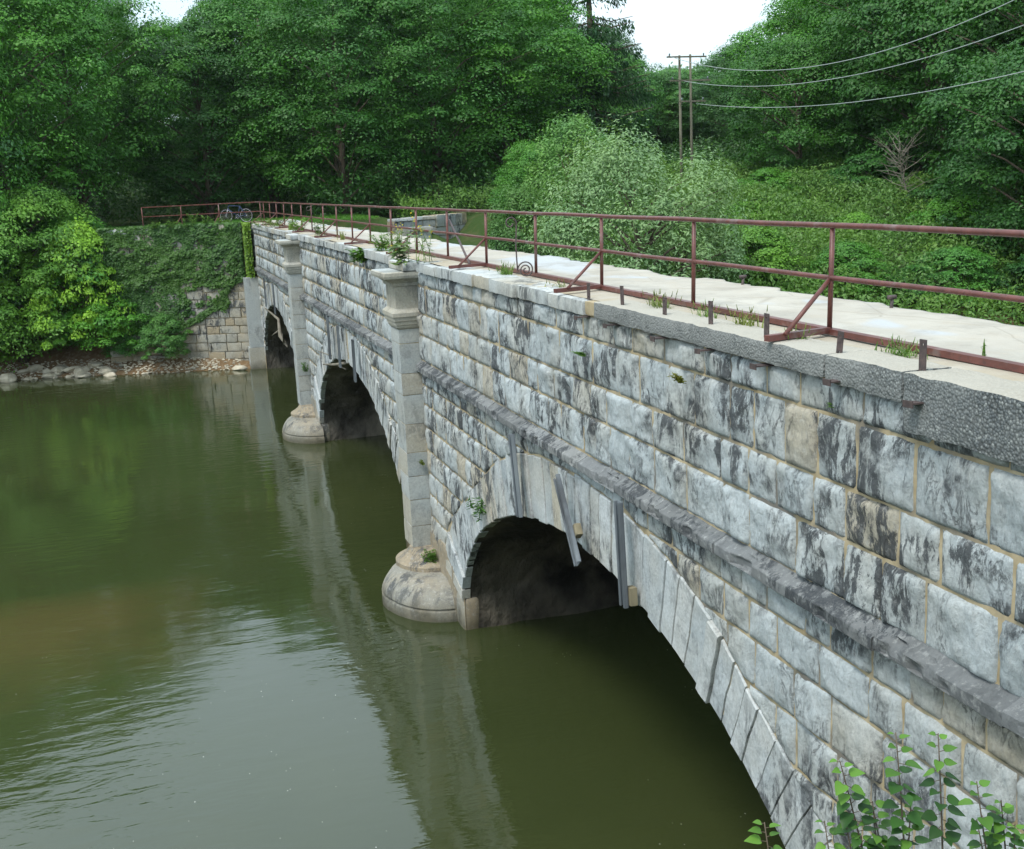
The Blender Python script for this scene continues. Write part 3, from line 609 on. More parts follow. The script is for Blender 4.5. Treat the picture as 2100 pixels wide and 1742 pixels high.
# ------------------------------------------------------------------ leaves and trees
rg = np.random.default_rng(42)
def nrm(a): return a/np.maximum(np.linalg.norm(a, axis=-1, keepdims=True), 1e-9)
def leaf_quads(mb, P, N, size, aspect=.55, T=None, fold=.0):
    n = len(P); 
    if T is None: T = rg.normal(size=(n, 3))
    T = nrm(T-N*(T*N).sum(1, keepdims=True)); B = np.cross(N, T); s_ = (size*np.ones(n))[:, None]
    v = np.stack([P-T*s_*.5, P+B*s_*aspect*.5-N*s_*fold, P+T*s_*.5-N*s_*fold*1.5, P-B*s_*aspect*.5-N*s_*fold], 1).reshape(-1, 3)
    mb.quads(v, np.arange(4*n).reshape(-1, 4))
def crown_mb(seed, Rr, Hh, ncl, per, leaf, shape='round', asp=.55, flat=.55):
    global rg
    rg = np.random.default_rng(seed); mb = MB()
    zn = rg.random(ncl)**.85; th = rg.random(ncl)*2*np.pi
    if shape == 'round': wz = np.sin(np.pi*(.10+.82*zn))**.62
    elif shape == 'cone': wz = np.clip(1.02-zn, 0, 1)**.8*np.minimum(1, .5+zn*5)
    elif shape == 'vase': wz = np.minimum(1, .35+zn*1.1)*np.sqrt(np.clip(1.04-zn**3, 0, 1))
    elif shape == 'dome': wz = np.sqrt(np.clip(1-zn**2.2, 0, 1)); 
    lump = .50+1.0*fbm(np.stack([np.cos(th)*1.5, np.sin(th)*1.5, zn*3.6], -1)+seed, 2, seed)
    rho = np.sqrt(rg.random(ncl)); rho = np.where(rg.random(ncl) < .72, .72+.3*rho, rho)
    Cn = np.stack([np.cos(th)*wz*rho*Rr*lump, np.sin(th)*wz*rho*Rr*lump, zn*Hh], -1)
    rc = Rr*.178*rg.uniform(.5, 1.5, ncl)**1.2
    k = np.repeat(np.arange(ncl), per); n = len(k)
    D = rg.normal(size=(n, 3)); D[:, 2] = np.where(rg.random(n) < .78, np.abs(D[:, 2]), D[:, 2]); D = nrm(D)
    P = Cn[k]+D*rc[k][:, None]*np.array([1.1, 1.1, flat])*rg.uniform(.55, 1.12, n)[:, None]
    outw = nrm(np.stack([Cn[k][:, 0], Cn[k][:, 1], Cn[k][:, 2]*0], -1)+1e-6)
    P[:, 2] -= (np.linalg.norm(P[:, :2]-Cn[k][:, :2], axis=1)**2)/np.maximum(rc[k], .1)*.25
    N = nrm(D*1.0+np.array([0, 0, .40])+outw*.2+rg.normal(size=(n, 3))*.24)
    leaf_quads(mb, P, N, leaf*rg.uniform(.6, 1.25, n), asp, fold=.12)
    return mb, Cn, rc
def trunk_mb(seed, Rr, Hh, base, Cn, nl=26, r0=.28):
    r = random.Random(seed); mb = MB(); top = base+Hh*.86; ax = []
    for k in range(9):
        t = k/8; ax.append((r.uniform(-.15, .15)*t*2, r.uniform(-.15, .15)*t*2, top*t))
    mb.tube(ax, [r0*(1.25-.0*k if k == 0 else 1)*(1-k/8*.85) for k in range(9)], 8)
    for k in range(nl):
        c = Cn[r.randrange(len(Cn))]; zt = c[2]+base; zs_ = max(base*.5, zt-Hh*.22-r.random()*Hh*.1); 
        t = min(zs_/top, 1); i = min(int(t*8), 7); a = Vector(ax[i]).lerp(Vector(ax[i+1]), t*8-i); e = Vector((c[0], c[1], zt)); m_ = a.lerp(e, .5)+Vector((0, 0, Hh*.03))
        mb.tube([a, m_, e], [r0*.38*(1-t*.6), r0*.22*(1-t*.6), r0*.05], 5, False)
    return mb
PROTO = {}
def proto(key, seed, Rr, Hh, base, ncl, per, leaf, shape='round', asp=.55, flat=.55, mat=None, nl=26, r0=.28):
    mb, Cn, rc = crown_mb(seed, Rr, Hh, ncl, per, leaf, shape, asp, flat)
    mb.v = [v+np.array([0, 0, base]) for v in mb.v]
    c = mb.build('crown', mat or LEAF); t = trunk_mb(seed, Rr, Hh, base, Cn, nl, r0).build('trunk', BARK)
    cm, tm = c.data, t.data; bpy.data.objects.remove(c); bpy.data.objects.remove(t); PROTO[key] = (cm, tm, Hh+base)
proto('maple_a', 1, 6., 13.5, 2.0, 250, 270, .195)
proto('maple_b', 2, 6.5, 12.5, 3.0, 250, 270, .195)
proto('maple_c', 3, 5.0, 14.5, 1.5, 300, 240, .18, flat=.7)
proto('tall_a', 4, 4.2, 16., 3.5, 240, 220, .19, 'vase')
proto('tall_b', 5, 5.2, 17., 3.0, 310, 240, .185, 'round', flat=.8)
proto('low_a', 6, 4.5, 8.5, .3, 300, 190, .165, 'round')
proto('bush_a', 7, 2.2, 3.6, .1, 200, 130, .14, 'dome')
proto('bush_b', 8, 2.0, 2.6, .05, 180, 130, .12, 'dome')
proto('silver', 9, 4.1, 7.8, .5, 190, 190, .20, 'round', .34, 1.7, LEAFS)
proto('sprig', 10, 2.4, 6.0, .4, 230, 110, .2, 'vase', .35, 1.4)
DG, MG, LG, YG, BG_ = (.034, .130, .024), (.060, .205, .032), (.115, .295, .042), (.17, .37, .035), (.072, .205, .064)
def tree(name, key, x, y, sc, col, label, group, cat='tree', rz=None, z=None, scz=1., tops=None):
    z = float(terrain(np.array(x*1.), np.array(y*1.)))-.15 if z is None else z
    if tops: scz = (8.35+tops*y-z)/(PROTO[key][2]*sc)
    e = empty(name, (x, y, z), label=label, cat=cat, group=group)
    rz = rnd.uniform(0, 6.28) if rz is None else rz
    for nm, me in (('crown' if cat == 'tree' else 'foliage', PROTO[key][0]), ('trunk' if cat == 'tree' else 'stems', PROTO[key][1])):
        o = bpy.data.objects.new(nm, me); COL.objects.link(o); o.parent = e; o.rotation_euler = (0, 0, rz); o.scale = (sc, sc, sc*scz)
        v = rnd.uniform(.78, 1.2); o.color = (col[0]*v, col[1]*v, col[2]*rnd.uniform(.85, 1.2), 1)
    return e
FG = 'trees along the far bank'
front = [
 ('tall_b', -12.5, 63, 1.15, BG_, 'tallest tree at the left edge of the photo, hazy blue-green crown'),
 ('maple_c', -9.5, 61.8, .80, MG, 'bushy tree leaning over the water at the far left edge'),
 ('maple_c', -6.2, 66, 1.05, MG, 'tall green tree at upper left, left of the gap of sky'),
 ('maple_b', -2.9, 71, .90, MG, 'broad green tree just left of the gap of sky'),
 ('low_a', -6.1, 62.3, .95, LG, 'rounded light green tree above the left bank bushes'),
 ('maple_a', 4.2, 74, .85, DG, 'dark tree behind the end of the railing, below the gap of sky'),
 ('maple_c', 8.2, 75, 1.02, MG, 'light topped tree right of the gap of sky'),
 ('maple_a', 11.5, 69, .92, DG, 'dark spreading tree with low boughs over the far deck end'),
 ('maple_b', 17.5, 71, 1.02, DG, 'large dark green maple in the middle of the photo'),
 ('maple_a', 23., 74, 1.08, MG, 'full green tree right of the large dark maple'),
 ('tall_b', 25.5, 79, .9, MG, 'tall green tree left of the dark drooping spruce'),
 ('low_a', 18.6, 55.0, .50, MG, 'light green low tree between the ruined wall and the silvery tree'),
]
def skyline(q): return float(np.interp(q, [-.4, -.05, -.02, .03, .05, .08, .3, .37, .43, .45, .5, .53, .56, .60, .68], [.25, .185, .155, .125, .118, .16, .165, .155, .075, .085, .094, .098, .108, .125, .21]))
for key, x, y, sc, col, lab in front: tree('broadleaf_tree', key, x, y, sc, col, lab, FG, tops=None if key == 'low_a' else skyline(x/y))
RG = 'trees of the right hand wood'
right = [
 ('low_a', 33., 84, 1.1, MG, 'low rounded tree behind the left utility pole'),
 ('maple_c', 41., 88, .95, BG_, 'hazy tree on the skyline just right of the utility poles'),
 ('maple_b', 45., 80, .93, BG_, 'skyline tree over the middle of the wires'),
 ('maple_a', 43., 66, 1.0, MG, 'dark edged tree below the wires, right of the utility poles'),
 ('maple_c', 47.5, 70, 1.15, LG, 'yellow green crowned tree at the top right skyline'),
 ('maple_b', 42., 57, .90, DG, 'dark tree whose foot meets the overgrown slope'),
 ('tall_b', 49., 60, 1.12, MG, 'tall tree with its pale trunk showing at upper right'),
 ('maple_a', 45., 50, .82, DG, 'dark tree behind the leafless sapling'),
 ('maple_c', 41., 42, .80, MG, 'green tree hanging over the slope near the right edge'),
 ('maple_b', 52., 52, 1.1, DG, 'dark tall tree in the upper right corner'),
 ('tall_a', 36.0, 34.5, .72, LG, 'paler tree cut by the right edge of the photo'),
 ('low_a', 36.5, 61, 1.15, DG, 'dark spreading tree at the top of the overgrown slope'),
 ('low_a', 40.5, 53.5, 1.25, DG, 'dark low boughed tree behind the bare sapling'),
 ('low_a', 40.5, 46, 1.3, DG, 'dark low boughed tree right of the bare sapling'),
 ('low_a', 35.0, 39.5, 1.0, DG, 'dark low tree above the right end of the railing'),
]
for key, x, y, sc, col, lab in right: tree('broadleaf_tree', key, x, y, sc*(.8 if .42 < x/y < .6 else 1), col, lab, RG, tops=skyline(x/y) if x/y < .70 and key != 'low_a' else None)
k = 0
for y in (88, 100, 114):
    for x in np.arange(-30, 74, 8.5):
        xx = x+rnd.uniform(-2.5, 2.5)+(y-88)*.25; yy = y+rnd.uniform(-3, 3)
        if -2 < xx/(yy)*80-6 < 5 and False: continue
        q = xx/yy; sl_ = skyline(q)*rnd.uniform(.93, 1.0); gp = .38 < q < .6
        tree('broadleaf_tree', rnd.choice(['maple_a', 'maple_b', 'maple_c', 'tall_b']), xx, yy, rnd.uniform(.9, 1.1)*(.72 if gp else 1), rnd.choice([DG, DG, MG, BG_]), 'green tree standing deep in the wood behind the front row', 'trees deep in the wood', tops=sl_)
for x, y, sc in ((-22, 66, 1.2), (-18, 63.5, 1.1), (-30, 68, 1.2), (-16, 72, 1.25), (-25, 77, 1.3)):
    tree('broadleaf_tree', 'maple_a', x, y, sc, MG, 'tall green tree beyond the left edge of the photo', 'trees on the left bank outside the photo')
tree('silvery_tree', 'silver', 17.2, 40.0, .86, (.16, .30, .11), 'silvery pale leaved tree behind the middle of the railing', 'trees behind the deck', scz=1.0)
tree('silvery_tree', 'silver', 20.0, 42.0, .45, (.14, .26, .10), 'smaller silvery tree low on the right of the pale leaved tree', 'trees behind the deck')
tree('sumac_tree', 'sprig', 15.6, 49.0, .70, (.08, .21, .06), 'tall feathery green sumac left of the pale silvery tree', 'trees behind the deck')
tree('sumac_tree', 'sprig', 18.4, 50.0, .9, (.09, .22, .065), 'feathery green sumac rising behind the pale silvery tree', 'trees behind the deck')
tree('sumac_tree', 'low_a', 14.8, 42.0, .60, MG, 'dark leafy low tree left of the silvery tree, beside the ruined wall', 'trees behind the deck')
BK = 'bushes on the left bank'
tree('bush', 'bush_a', -3.0, 60.7, 1.0, YG, 'bright yellow green bush on the left bank beside the ivy wall', BK, 'bush', scz=1.5, z=1.6)
tree('bush', 'bush_a', -5.0, 62.0, 1.15, LG, 'mid green bush at the water edge left of the bright bush', BK, 'bush', z=1.7)
tree('bush', 'bush_b', -2.0, 60.3, .9, MG, 'low dark green bush under the bright yellow green bush', BK, 'bush', z=1.4)
tree('bush', 'bush_a', -7.6, 63.0, 1.3, DG, 'dark bush hanging over the shore at the left edge', BK, 'bush', z=1.7)
tree('bush', 'bush_b', .55, 58.75, .62, (.06, .17, .045), 'compact rounded bush at the foot of the ivy wall', BK, 'bush', z=.8, scz=1.15)
tree('bush', 'bush_a', -3.2, 62.4, 1.35, MG, 'taller green bush behind the bright bush, left of the wall top', BK, 'bush', z=2.4)
tree('bush', 'bush_b', -1.3, 60.4, .55, MG, 'small bush between the bright bush and the compact bush', BK, 'bush', z=.8)
UB = 'bushes on the overgrown slope'
slope = [(23, 42, .9, LG, 'light green bush just right of the silvery tree'), (27, 50, .8, LG, 'low bush in the middle of the overgrown slope'), (31.5, 56, 1.0, MG, 'bush at the top of the overgrown slope under the dark wood'),
         (30.5, 46, .75, LG, 'low bush behind the tallest visible railing post'), (33.5, 43, .95, MG, 'spreading sumac bush at the right side of the slope'), (26, 40, .8, MG, 'mid green bush just above the deck edge, right of the silvery tree'),
         (29.5, 38.0, .8, MG, 'bush just above the pale deck near the second post from the right'), (36.5, 48, 1.1, DG, 'dark bush at the foot of the leafless sapling'), (33, 36, 1., DG, 'dark bush over the right end of the deck'), (36.5, 54, 1.2, DG, 'bush below the dark wood at the slope top right')]
for x, y, sc, col, lab in slope: tree('bush', 'bush_b' if y > 45 else 'bush_a', x, y, sc, col, lab, UB, 'bush', scz=.75)
# dark drooping spruce
def spruce():
    global rg
    rg = np.random.default_rng(77); mb = MB(); P = []; T = []; H_ = 19.
    tb = MB(); tb.tube([(0, 0, 0), (.1, 0, H_*.5), (0, .1, H_)], [.35, .22, .04], 8)
    for k in range(95):
        t = rg.random()**.9; z = 2.5+t*(H_-3); a = rg.random()*6.283; L_ = (1-t)*4.6+.7; n = int(220*L_/3)
        s_ = rg.random(n); x = s_*L_; zz = z-.28*x+.35*np.sin(s_*3.)*L_*.12+.25*s_**2*L_*.5
        tb.tube([(0, 0, z), (math.cos(a)*L_*.5, math.sin(a)*L_*.5, z-.14*L_), (math.cos(a)*L_, math.sin(a)*L_, z-.05*L_)], [.06, .04, .015], 4, False)
        off = rg.normal(size=n)*.22*(1.1-s_); hang = -np.abs(rg.normal(size=n))*.42
        P.append(np.stack([math.cos(a)*x-math.sin(a)*off, math.sin(a)*x+math.cos(a)*off, zz+hang], -1))
        T.append(np.stack([math.cos(a)*.4+rg.normal(size=n)*.3, math.sin(a)*.4+rg.normal(size=n)*.3, -np.ones(n)], -1))
    P = np.concatenate(P); T = np.concatenate(T); N = nrm(rg.normal(size=P.shape)+np.array([0, 0, .5])); leaf_quads(mb, P, N, .34, .28, T)
    z0 = float(terrain(np.array(28.5), np.array(74.)))
    e = empty('spruce_tree', (28.9, 74, z0), label='dark spruce with drooping boughs against the sky above the railing', cat='tree')
    o = mb.build('crown', LEAF, e); o.color = (.028, .095, .04, 1); tb.build('trunk', BARK, e)
spruce()
def dead_tree(x, y, z, h, lab, seed=5, lean=0.):
    r = random.Random(seed); mb = MB(); top = Vector((x+lean, y, z+h)); b = Vector((x, y, z)); ax = [b.lerp(top, t)+Vector((r.uniform(-.12, .12), 0, 0)) for t in np.linspace(0, 1, 8)]
    mb.tube(ax, [.06*(1-.9*t) for t in np.linspace(0, 1, 8)], 6)
    for k in range(46):
        t = r.uniform(.35, 1); a = b.lerp(top, t); d = Vector((r.uniform(-1, 1), r.uniform(-1, 1), r.uniform(.2, 1.2))).normalized()*r.uniform(.6, 1.9)
        m_ = a+d*.5+Vector((r.uniform(-.15, .15),)*3); e = a+d; mb.tube([a, m_, e], [.02, .012, .005], 4, False)
        mb.tube([m_, m_+Vector((r.uniform(-.6, .6), r.uniform(-.6, .6), r.uniform(.1, .6)))], [.01, .004], 4, False)
    return mb.build('bare_tree', DEADW, label=lab, cat='tree')
dead_tree(34.8, 48.5, 5.6, 3.3, 'leafless pale sapling standing at the edge of the dark wood on the right', 5, -.5)

# overgrown slope, grass and leaf litter: uncountable
def scatter(name, n, xr, yr, size, col, lab, hmax=.6, mat=LEAF, asp=.4, up=.5, cond=None, seed=3, zoff=0):
    g = np.random.default_rng(seed); x = g.uniform(*xr, n); y = g.uniform(*yr, n)
    if cond is not None: m = cond(x, y); x, y = x[m], y[m]
    z = terrain(x, y); h = hmax*(.25+.75*fbm(np.stack([x*.55, y*.55, x*0], -1), 3, seed))*g.random(len(x))**.6*1.5
    P = np.stack([x, y, z+h+zoff], -1); N = nrm(g.normal(size=P.shape)*.7+np.array([-.1, -.25, up])); T = g.normal(size=P.shape)
    mb = MB(); global rg; rg = g; leaf_quads(mb, P, N, size*g.uniform(.6, 1.3, len(x)), asp, T, .1); o = mb.build(name, mat); o.color = (*col, 1)
    return tagp(o, lab, None, None, 'stuff')
scatter('undergrowth', 190000, (13.5, 44), (33, 66), .19, (.085, .195, .048), 'bright green weeds covering the slope right of the silvery tree', 1.7, cond=lambda x, y: (y > shore(x)+.5) & ((x/y > .30) | (y > 62.5)))
scatter('undergrowth', 60000, (-24, 46), (64, 84), .26, (.03, .10, .022), 'dark undergrowth below the trees of the far bank', 2.2, cond=lambda x, y: (y > shore(x)+4) & ((x < -3) | (x > 9) | (y > 73)), seed=4)
scatter('undergrowth', 90000, (38, 75), (22, 84), .3, (.03, .09, .026), 'dark undergrowth on the floor of the right hand wood', 2.4, cond=lambda x, y: (y > shore(x)+2), seed=14)
scatter('grass', 40000, (-4.5, 13), (61, 70), .14, (.07, .21, .03), 'short green grass beyond the end of the bridge', .14, asp=.15, up=.2, cond=lambda x, y: (y > shore(x)+3.2) & (x < 12), seed=6)
scatter('distant_woods', 170000, (-90, 150), (110, 175), .7, (.06, .15, .065), 'far wooded hillside behind the trees', 6., seed=7)

# ivy on the wing wall
def ivy():
    g = np.random.default_rng(12); n = 60000
    s_ = g.random(n)*7.0; z = g.uniform(.9, 6.95, n)
    L = [0]; 
    for (a, b), (c, d) in zip(WP[:-1], WP[1:]): L.append(L[-1]+math.hypot(c-a, d-b))
    x = np.interp(s_, L, [p[0] for p in WP]); y = np.interp(s_, L, [p[1] for p in WP])
    nn = fbm(np.stack([s_*.9, z*1.3, s_*0], -1), 4, 2)
    lowb = np.interp(s_, [0, .5, 1.1, 2.2, 3.1, 4., 5, 7], [5.2, 4.6, 3.4, 3.9, 3.3, 2.1, 1.6, 1.4])
    dens = sm(z-lowb+(nn-.5)*3.0, -.15, .35)
    dens *= np.where((fbm(np.stack([s_*2.2, z*3.1, s_*0], -1), 3, 44) > .36), 1, .10)
    # a hanging strand sweeping down and across the lower wall
    zc = np.interp(s_, [0, .6, 1.4, 2.6, 3.4, 4.3], [4.5, 4.1, 3.2, 2.55, 2.2, 1.8]); dens = np.maximum(dens, np.where((np.abs(z-zc+(nn-.5)*.6) < .16) & (s_ < 4.2), .95, 0))
    dens = np.maximum(dens, np.where((s_ < .75) & (z > 4.6+(nn-.5)*2), 1, 0)); m = g.random(n) < dens
    x, y, z, nn = x[m], y[m], z[m], nn[m]; n = len(x)
    tx, ty = -.92, .38; nx, ny = -.38*1, -.92
    off = .05+g.random(n)**1.3*(.08+.6*np.clip(fbm(np.stack([x*1.6, z*1.9, x*0], -1), 3, 31)-.38, 0, 1))
    P = np.stack([x+nx*off, y+ny*off, z], -1); N = nrm(np.stack([nx+0*x, ny+0*x, .55+0*x], -1)+g.normal(size=P.shape)*.35); global rg; rg = g
    mb = MB(); leaf_quads(mb, P, N, .13*g.uniform(.6, 1.3, n), .8, None, .1); o = mb.build('ivy', LEAF, label='dark green ivy hanging over the far wing wall', cat='ivy'); o.color = (.045, .125, .03, 1)
    # hanging ivy on the bridge end corner
    n = 5000; yv = g.uniform(56.9, 58.4, n); zv = g.uniform(4.3, 6.9, n); P = np.stack([4.95-g.random(n)*.3, yv, zv], -1); m = g.random(n) < sm(zv, 4.2, 4.9); P = P[m]
    mb = MB(); leaf_quads(mb, P, nrm(g.normal(size=P.shape)*.4+np.array([-.6, -.7, .4])), .12, .8); o = mb.build('ivy', LEAF, label='yellow green ivy draped over the bridge corner above the quoin', cat='ivy'); o.color = (.12, .24, .03, 1)
ivy()

# ------------------------------------------------------------------ shore rocks
def rock(mb, c, s_, seed, flat=.5):
    r = np.random.default_rng(seed); u = np.linspace(0, math.pi, 9); v = np.linspace(0, 2*math.pi, 13); U, V_ = np.meshgrid(u, v, indexing='ij')
    D = np.stack([np.sin(U)*np.cos(V_), np.sin(U)*np.sin(V_), np.cos(U)], -1)
    f = np.full(U.shape, 1.)
    for k in range(9):
        n = nrm(r.normal(size=3)); f = np.minimum(f, r.uniform(.55, .9)/np.maximum(D@n, .05))
    P = D*f[..., None]*np.array([s_, s_*r.uniform(.55, .95), s_*flat]); a = r.uniform(0, 6.28); Rm = np.array([[math.cos(a), -math.sin(a), 0], [math.sin(a), math.cos(a), 0], [0, 0, 1]])
    mb.grid((P@Rm.T+np.array(c))[::-1])
ROCKM = m_simple('shore_limestone', (.40, .36, .27), (.54, .50, .40), 4, .9, .6, .02, .2, c3=(.26, .25, .20))
rr = random.Random(21)
for k in range(64):
    x = rr.choice([rr.uniform(-6.4, -1.2), rr.uniform(-6.4, -1.2), rr.uniform(-1.2, 3.2)]); big = x < -1.2; s_ = rr.uniform(.16, .52) if big else rr.uniform(.06, .17)
    y = float(shore(np.array(x)))+rr.uniform(-.25, .75 if big else .35); z = max(float(terrain(np.array(x), np.array(y))), -.02)
    mb = MB(); rock(mb, (0, 0, 0), s_, k, rr.uniform(.3, .55)); o = mb.build('rock', ROCKM, smooth=False, label='tan broken limestone rock in the heap on the far muddy shore', cat='rock', group='rocks along the far shore'); o.location = (x, y, z+s_*.16)
mb = MB(); rock(mb, (0, 0, 0), .50, 99, .75); o = mb.build('boulder', ROCKM, smooth=False, label='pale rounded boulder at the water line by the left edge', cat='boulder'); o.location = (-6.75, 60.3, .18)
mb = MB(); rock(mb, (0, 0, 0), .42, 98, .35); o = mb.build('boulder', ROCKM, smooth=False, label='flat tan rock lying just left of the abutment quoin', cat='boulder'); o.location = (3.9, 57.2, .08)
g = np.random.default_rng(8); n = 900; x = g.uniform(-7.5, 4.0, n); y = shore(x)+g.uniform(-.1, 1.3, n); mb = MB()
for i in range(n):
    s_ = g.uniform(.02, .07); z = float(terrain(np.array(x[i]), np.array(y[i]))); c = np.array([x[i], y[i], max(z, 0)+.01]); v = c+np.array([(-1, -1, 0), (1, -1, 0), (1, 1, 0), (-1, 1, 0), (-.6, -.6, .7), (.6, -.6, .8), (.6, .5, .6), (-.6, .6, .7)])*s_*g.uniform(.7, 1.3, (8, 3))
    mb.quads(v, [[4, 5, 6, 7], [0, 1, 5, 4], [1, 2, 6, 5], [2, 3, 7, 6], [3, 0, 4, 7]])
tagp(mb.build('pebbles', ROCKM, smooth=False), 'small pale pebbles scattered on the muddy far bank', None, None, 'stuff')

# ------------------------------------------------------------------ utility poles and wires
WK = .70
def near_(p): return (p[0]*WK, p[1]*WK, 8.351+(p[2]-8.351)*WK)
b1, b2 = near_((38.1, 80, 4)), near_((39.15, 80.4, 4)); t1, t2 = near_((38.1, 80, 16.4)), near_((39.15, 80.4, 16.5))
hp = empty('utility_pole', b1, label='weathered wooden utility pole carrying the three crossarms, left one of the pair', cat='utility pole', group='paired utility poles')
hp2 = empty('utility_pole', b2, label='bare wooden utility pole close behind the crossarms, right one of the pair', cat='utility pole', group='paired utility poles')
mb = MB(); mb.tube([b1, t1], [.09, .06], 8); child(mb, 'pole', POLE, hp)
mb = MB(); mb.tube([b2, t2], [.09, .06], 8); child(mb, 'pole', POLE, hp2)
for x0, x1, z in ((37.0, 40.1, 16.28), (37.2, 40.4, 14.65), (37.9, 40.0, 13.2)):
    q0, q1 = near_((x0, 79.75, z)), near_((x1, 79.75, z))
    mb = MB(); mb.box(q0[0], q1[0], q0[1]-.04, q0[1]+.03, q0[2]-.045, q0[2]+.03); child(mb, 'crossarm', POLE, hp, smooth=False)
    for xi in (q0[0]+.15, q1[0]-.15): mb = MB(); mb.tube([(xi, q0[1], q0[2]+.03), (xi, q0[1], q0[2]+.12), (xi, q0[1], q0[2]+.17)], [.02, .045, .02], 6); child(mb, 'insulator', STEEL, hp)
def wire(A, sm_, Pm, E, lab):
    A, Pm, E = Vector(near_(A)), Vector(near_(Pm)), Vector(near_(E)); co = np.polyfit([0, sm_, 1], [A.z, Pm.z, E.z], 2)
    pts = [(A.x+(E.x-A.x)*t, A.y+(E.y-A.y)*t, float(np.polyval(co, t))) for t in np.linspace(0, 1.45, 50)]
    mb = MB(); mb.tube(pts, .016, 5); mb.build('power_line', WIRE, label=lab, cat='wire', group='power lines')
wire((37.26, 80, 16.38), .62, (37.27, 58.3, 13.71), (37.28, 45, 14.85), 'highest power line crossing in front of the right hand wood')
wire((38.25, 80, 14.65), .622, (38.16, 58.24, 12.99), (38.1, 45, 13.89), 'middle power line crossing in front of the right hand wood')
wire((39.38, 80, 13.02), .60, (38.67, 58.99, 11.61), (38.2, 45, 11.92), 'lowest power line crossing in front of the right hand wood')

# ------------------------------------------------------------------ bicycle leaning on the far railing
def bicycle():
    e = empty('bicycle', (4.6, 60.0, 6.87), 0, label='dark bicycle leaning by the far corner of the railing', cat='bicycle'); e.rotation_euler = (R(0), R(0), R(152))
    def ring_(mb, cx, rad, rt, n=24): mb.tube([(cx+rad*math.cos(a), 0, .34+rad*math.sin(a)) for a in np.linspace(0, 2*math.pi, n+1)], rt, 6, False)
    for cx in (-.52, .52):
        mb = MB(); ring_(mb, cx, .33, .02); w_ = mb.build('wheel', BLACKM, e)
        mb = MB(); ring_(mb, cx, .305, .012)
        for a in np.linspace(0, 2*math.pi, 15)[:-1]: mb.tube([(cx, 0, .34), (cx+.3*math.cos(a), 0, .34+.3*math.sin(a))], .003, 3, False)
        mb.tube([(cx, -.04, .34), (cx, .04, .34)], .025, 8); mb.build('rim', SILV, w_)
    mb = MB(); bb = (-.08, 0, .30); st = (-.22, 0, .80); hd = (.36, 0, .84); hl = (.40, 0, .70)
    for a, b in ((bb, st), (st, hd), (bb, hl), (hd, hl), (bb, (-.52, .03, .34)), (st, (-.52, .03, .34))): mb.tube([a, b], .017, 8)
    mb.build('frame', BLUEP, e)
    mb = MB(); mb.tube([hl, (.52, .05, .34)], .014, 6); mb.tube([hl, (.52, -.05, .34)], .014, 6); mb.build('fork', SILV, e)
    mb = MB(); mb.tube([hd, (.34, 0, .98)], .014, 6); mb.tube([(.34, -.28, 1.0), (.38, -.1, .98), (.38, .1, .98), (.34, .28, 1.0)], .013, 6); mb.build('handlebar', BLACKM, e)
    mb = MB(); mb.tube([st, (-.25, 0, .93)], .013, 6); rough_box(mb, -.38, -.12, -.06, .06, .92, .97, .05, .003, .02, 2); mb.build('saddle', BLACKM, e)
    mb = MB(); mb.tube([(bb[0]+.09*math.cos(a), .04, bb[2]+.09*math.sin(a)) for a in np.linspace(0, 6.283, 13)], .008, 5, False); mb.tube([(bb[0], .04, bb[2]), (bb[0]+.12, .08, bb[2]-.11)], .01, 5); mb.build('crank', SILV, e)
bicycle()
# iron pins at the ragged deck edge
for x, y, l in ((7.25, 10.35, 'rusty iron pin at the right deck edge near the second post from the right'), (7.3, 13.6, 'small rusty bolt at the right deck edge left of the bigger pin')):
    mb = MB(); mb.tube([(x, y, 6.78), (x+.02, y, 6.98)], .018, 6); mb.box(x-.03, x+.06, y-.02, y+.02, 6.96, 7.0); mb.build('iron_pin', IRON, label=l, cat='pin', group='iron pins at the deck edge')

# ------------------------------------------------------------------ weeds
def blade_tuft(x, y, z, h, n, lab, col=(.13, .22, .05), seed=0, spread=.12, seedheads=False):
    g = random.Random(seed); mb = MB()
    for k in range(n):
        a = g.uniform(0, 6.28); l = h*g.uniform(.4, 1.1); sp = spread*g.uniform(.2, 1.6); bx, by = x+g.gauss(0, spread*.35), y+g.gauss(0, spread*.8); w_ = .004+.003*g.random()
        p = [Vector((bx+math.cos(a)*sp*t*t, by+math.sin(a)*sp*t*t, z+l*t*(1-.25*t*t))) for t in (0, .35, .7, 1)]; sx = Vector((-math.sin(a), math.cos(a), 0))*w_
        V = [];
        for i, q in enumerate(p): f = (1, .9, .6, .1)[i]; V += [q-sx*f, q+sx*f]
        mb.quads([tuple(v) for v in V], [[0, 1, 3, 2], [2, 3, 5, 4], [4, 5, 7, 6]])
        if seedheads and k % 4 == 0: e = p[-1]; mb.tube([e, e+Vector((math.cos(a)*.02, math.sin(a)*.02, .06))], [.006, .002], 4)
    o = mb.build('grass_tuft', LEAFN, label=lab, cat='grass tuft', group='grass tufts along the base of the railing'); o.color = (*col, 1); return o
tufts = [(5.45, 17.9, .22, 90, 'seeding grass tuft left of the nearer curled rod'), (5.42, 12.0, .18, 70, 'seeding grass tuft between the second and third straps from the left'),
         (5.45, 10.9, .16, 40, 'low grass tuft just right of the third strap from the left'), (5.42, 10.0, .20, 60, 'pale grass tuft by the fourth strap from the left'), (5.50, 7.75, .13, 70, 'short grass tuft beside the leaning strap right of the big post'),
         (5.40, 15.3, .07, 25, 'tiny grass tuft in front of the third post from the right'), (5.36, 8.95, .10, 25, 'sparse dry grass by the brace foot of the big post'), (5.50, 34.0, .35, 60, 'tall grass clump by the railing before the far curled rod'), (5.4, 45.0, .4, 90, 'grass clump at the railing left of the far pilaster')]
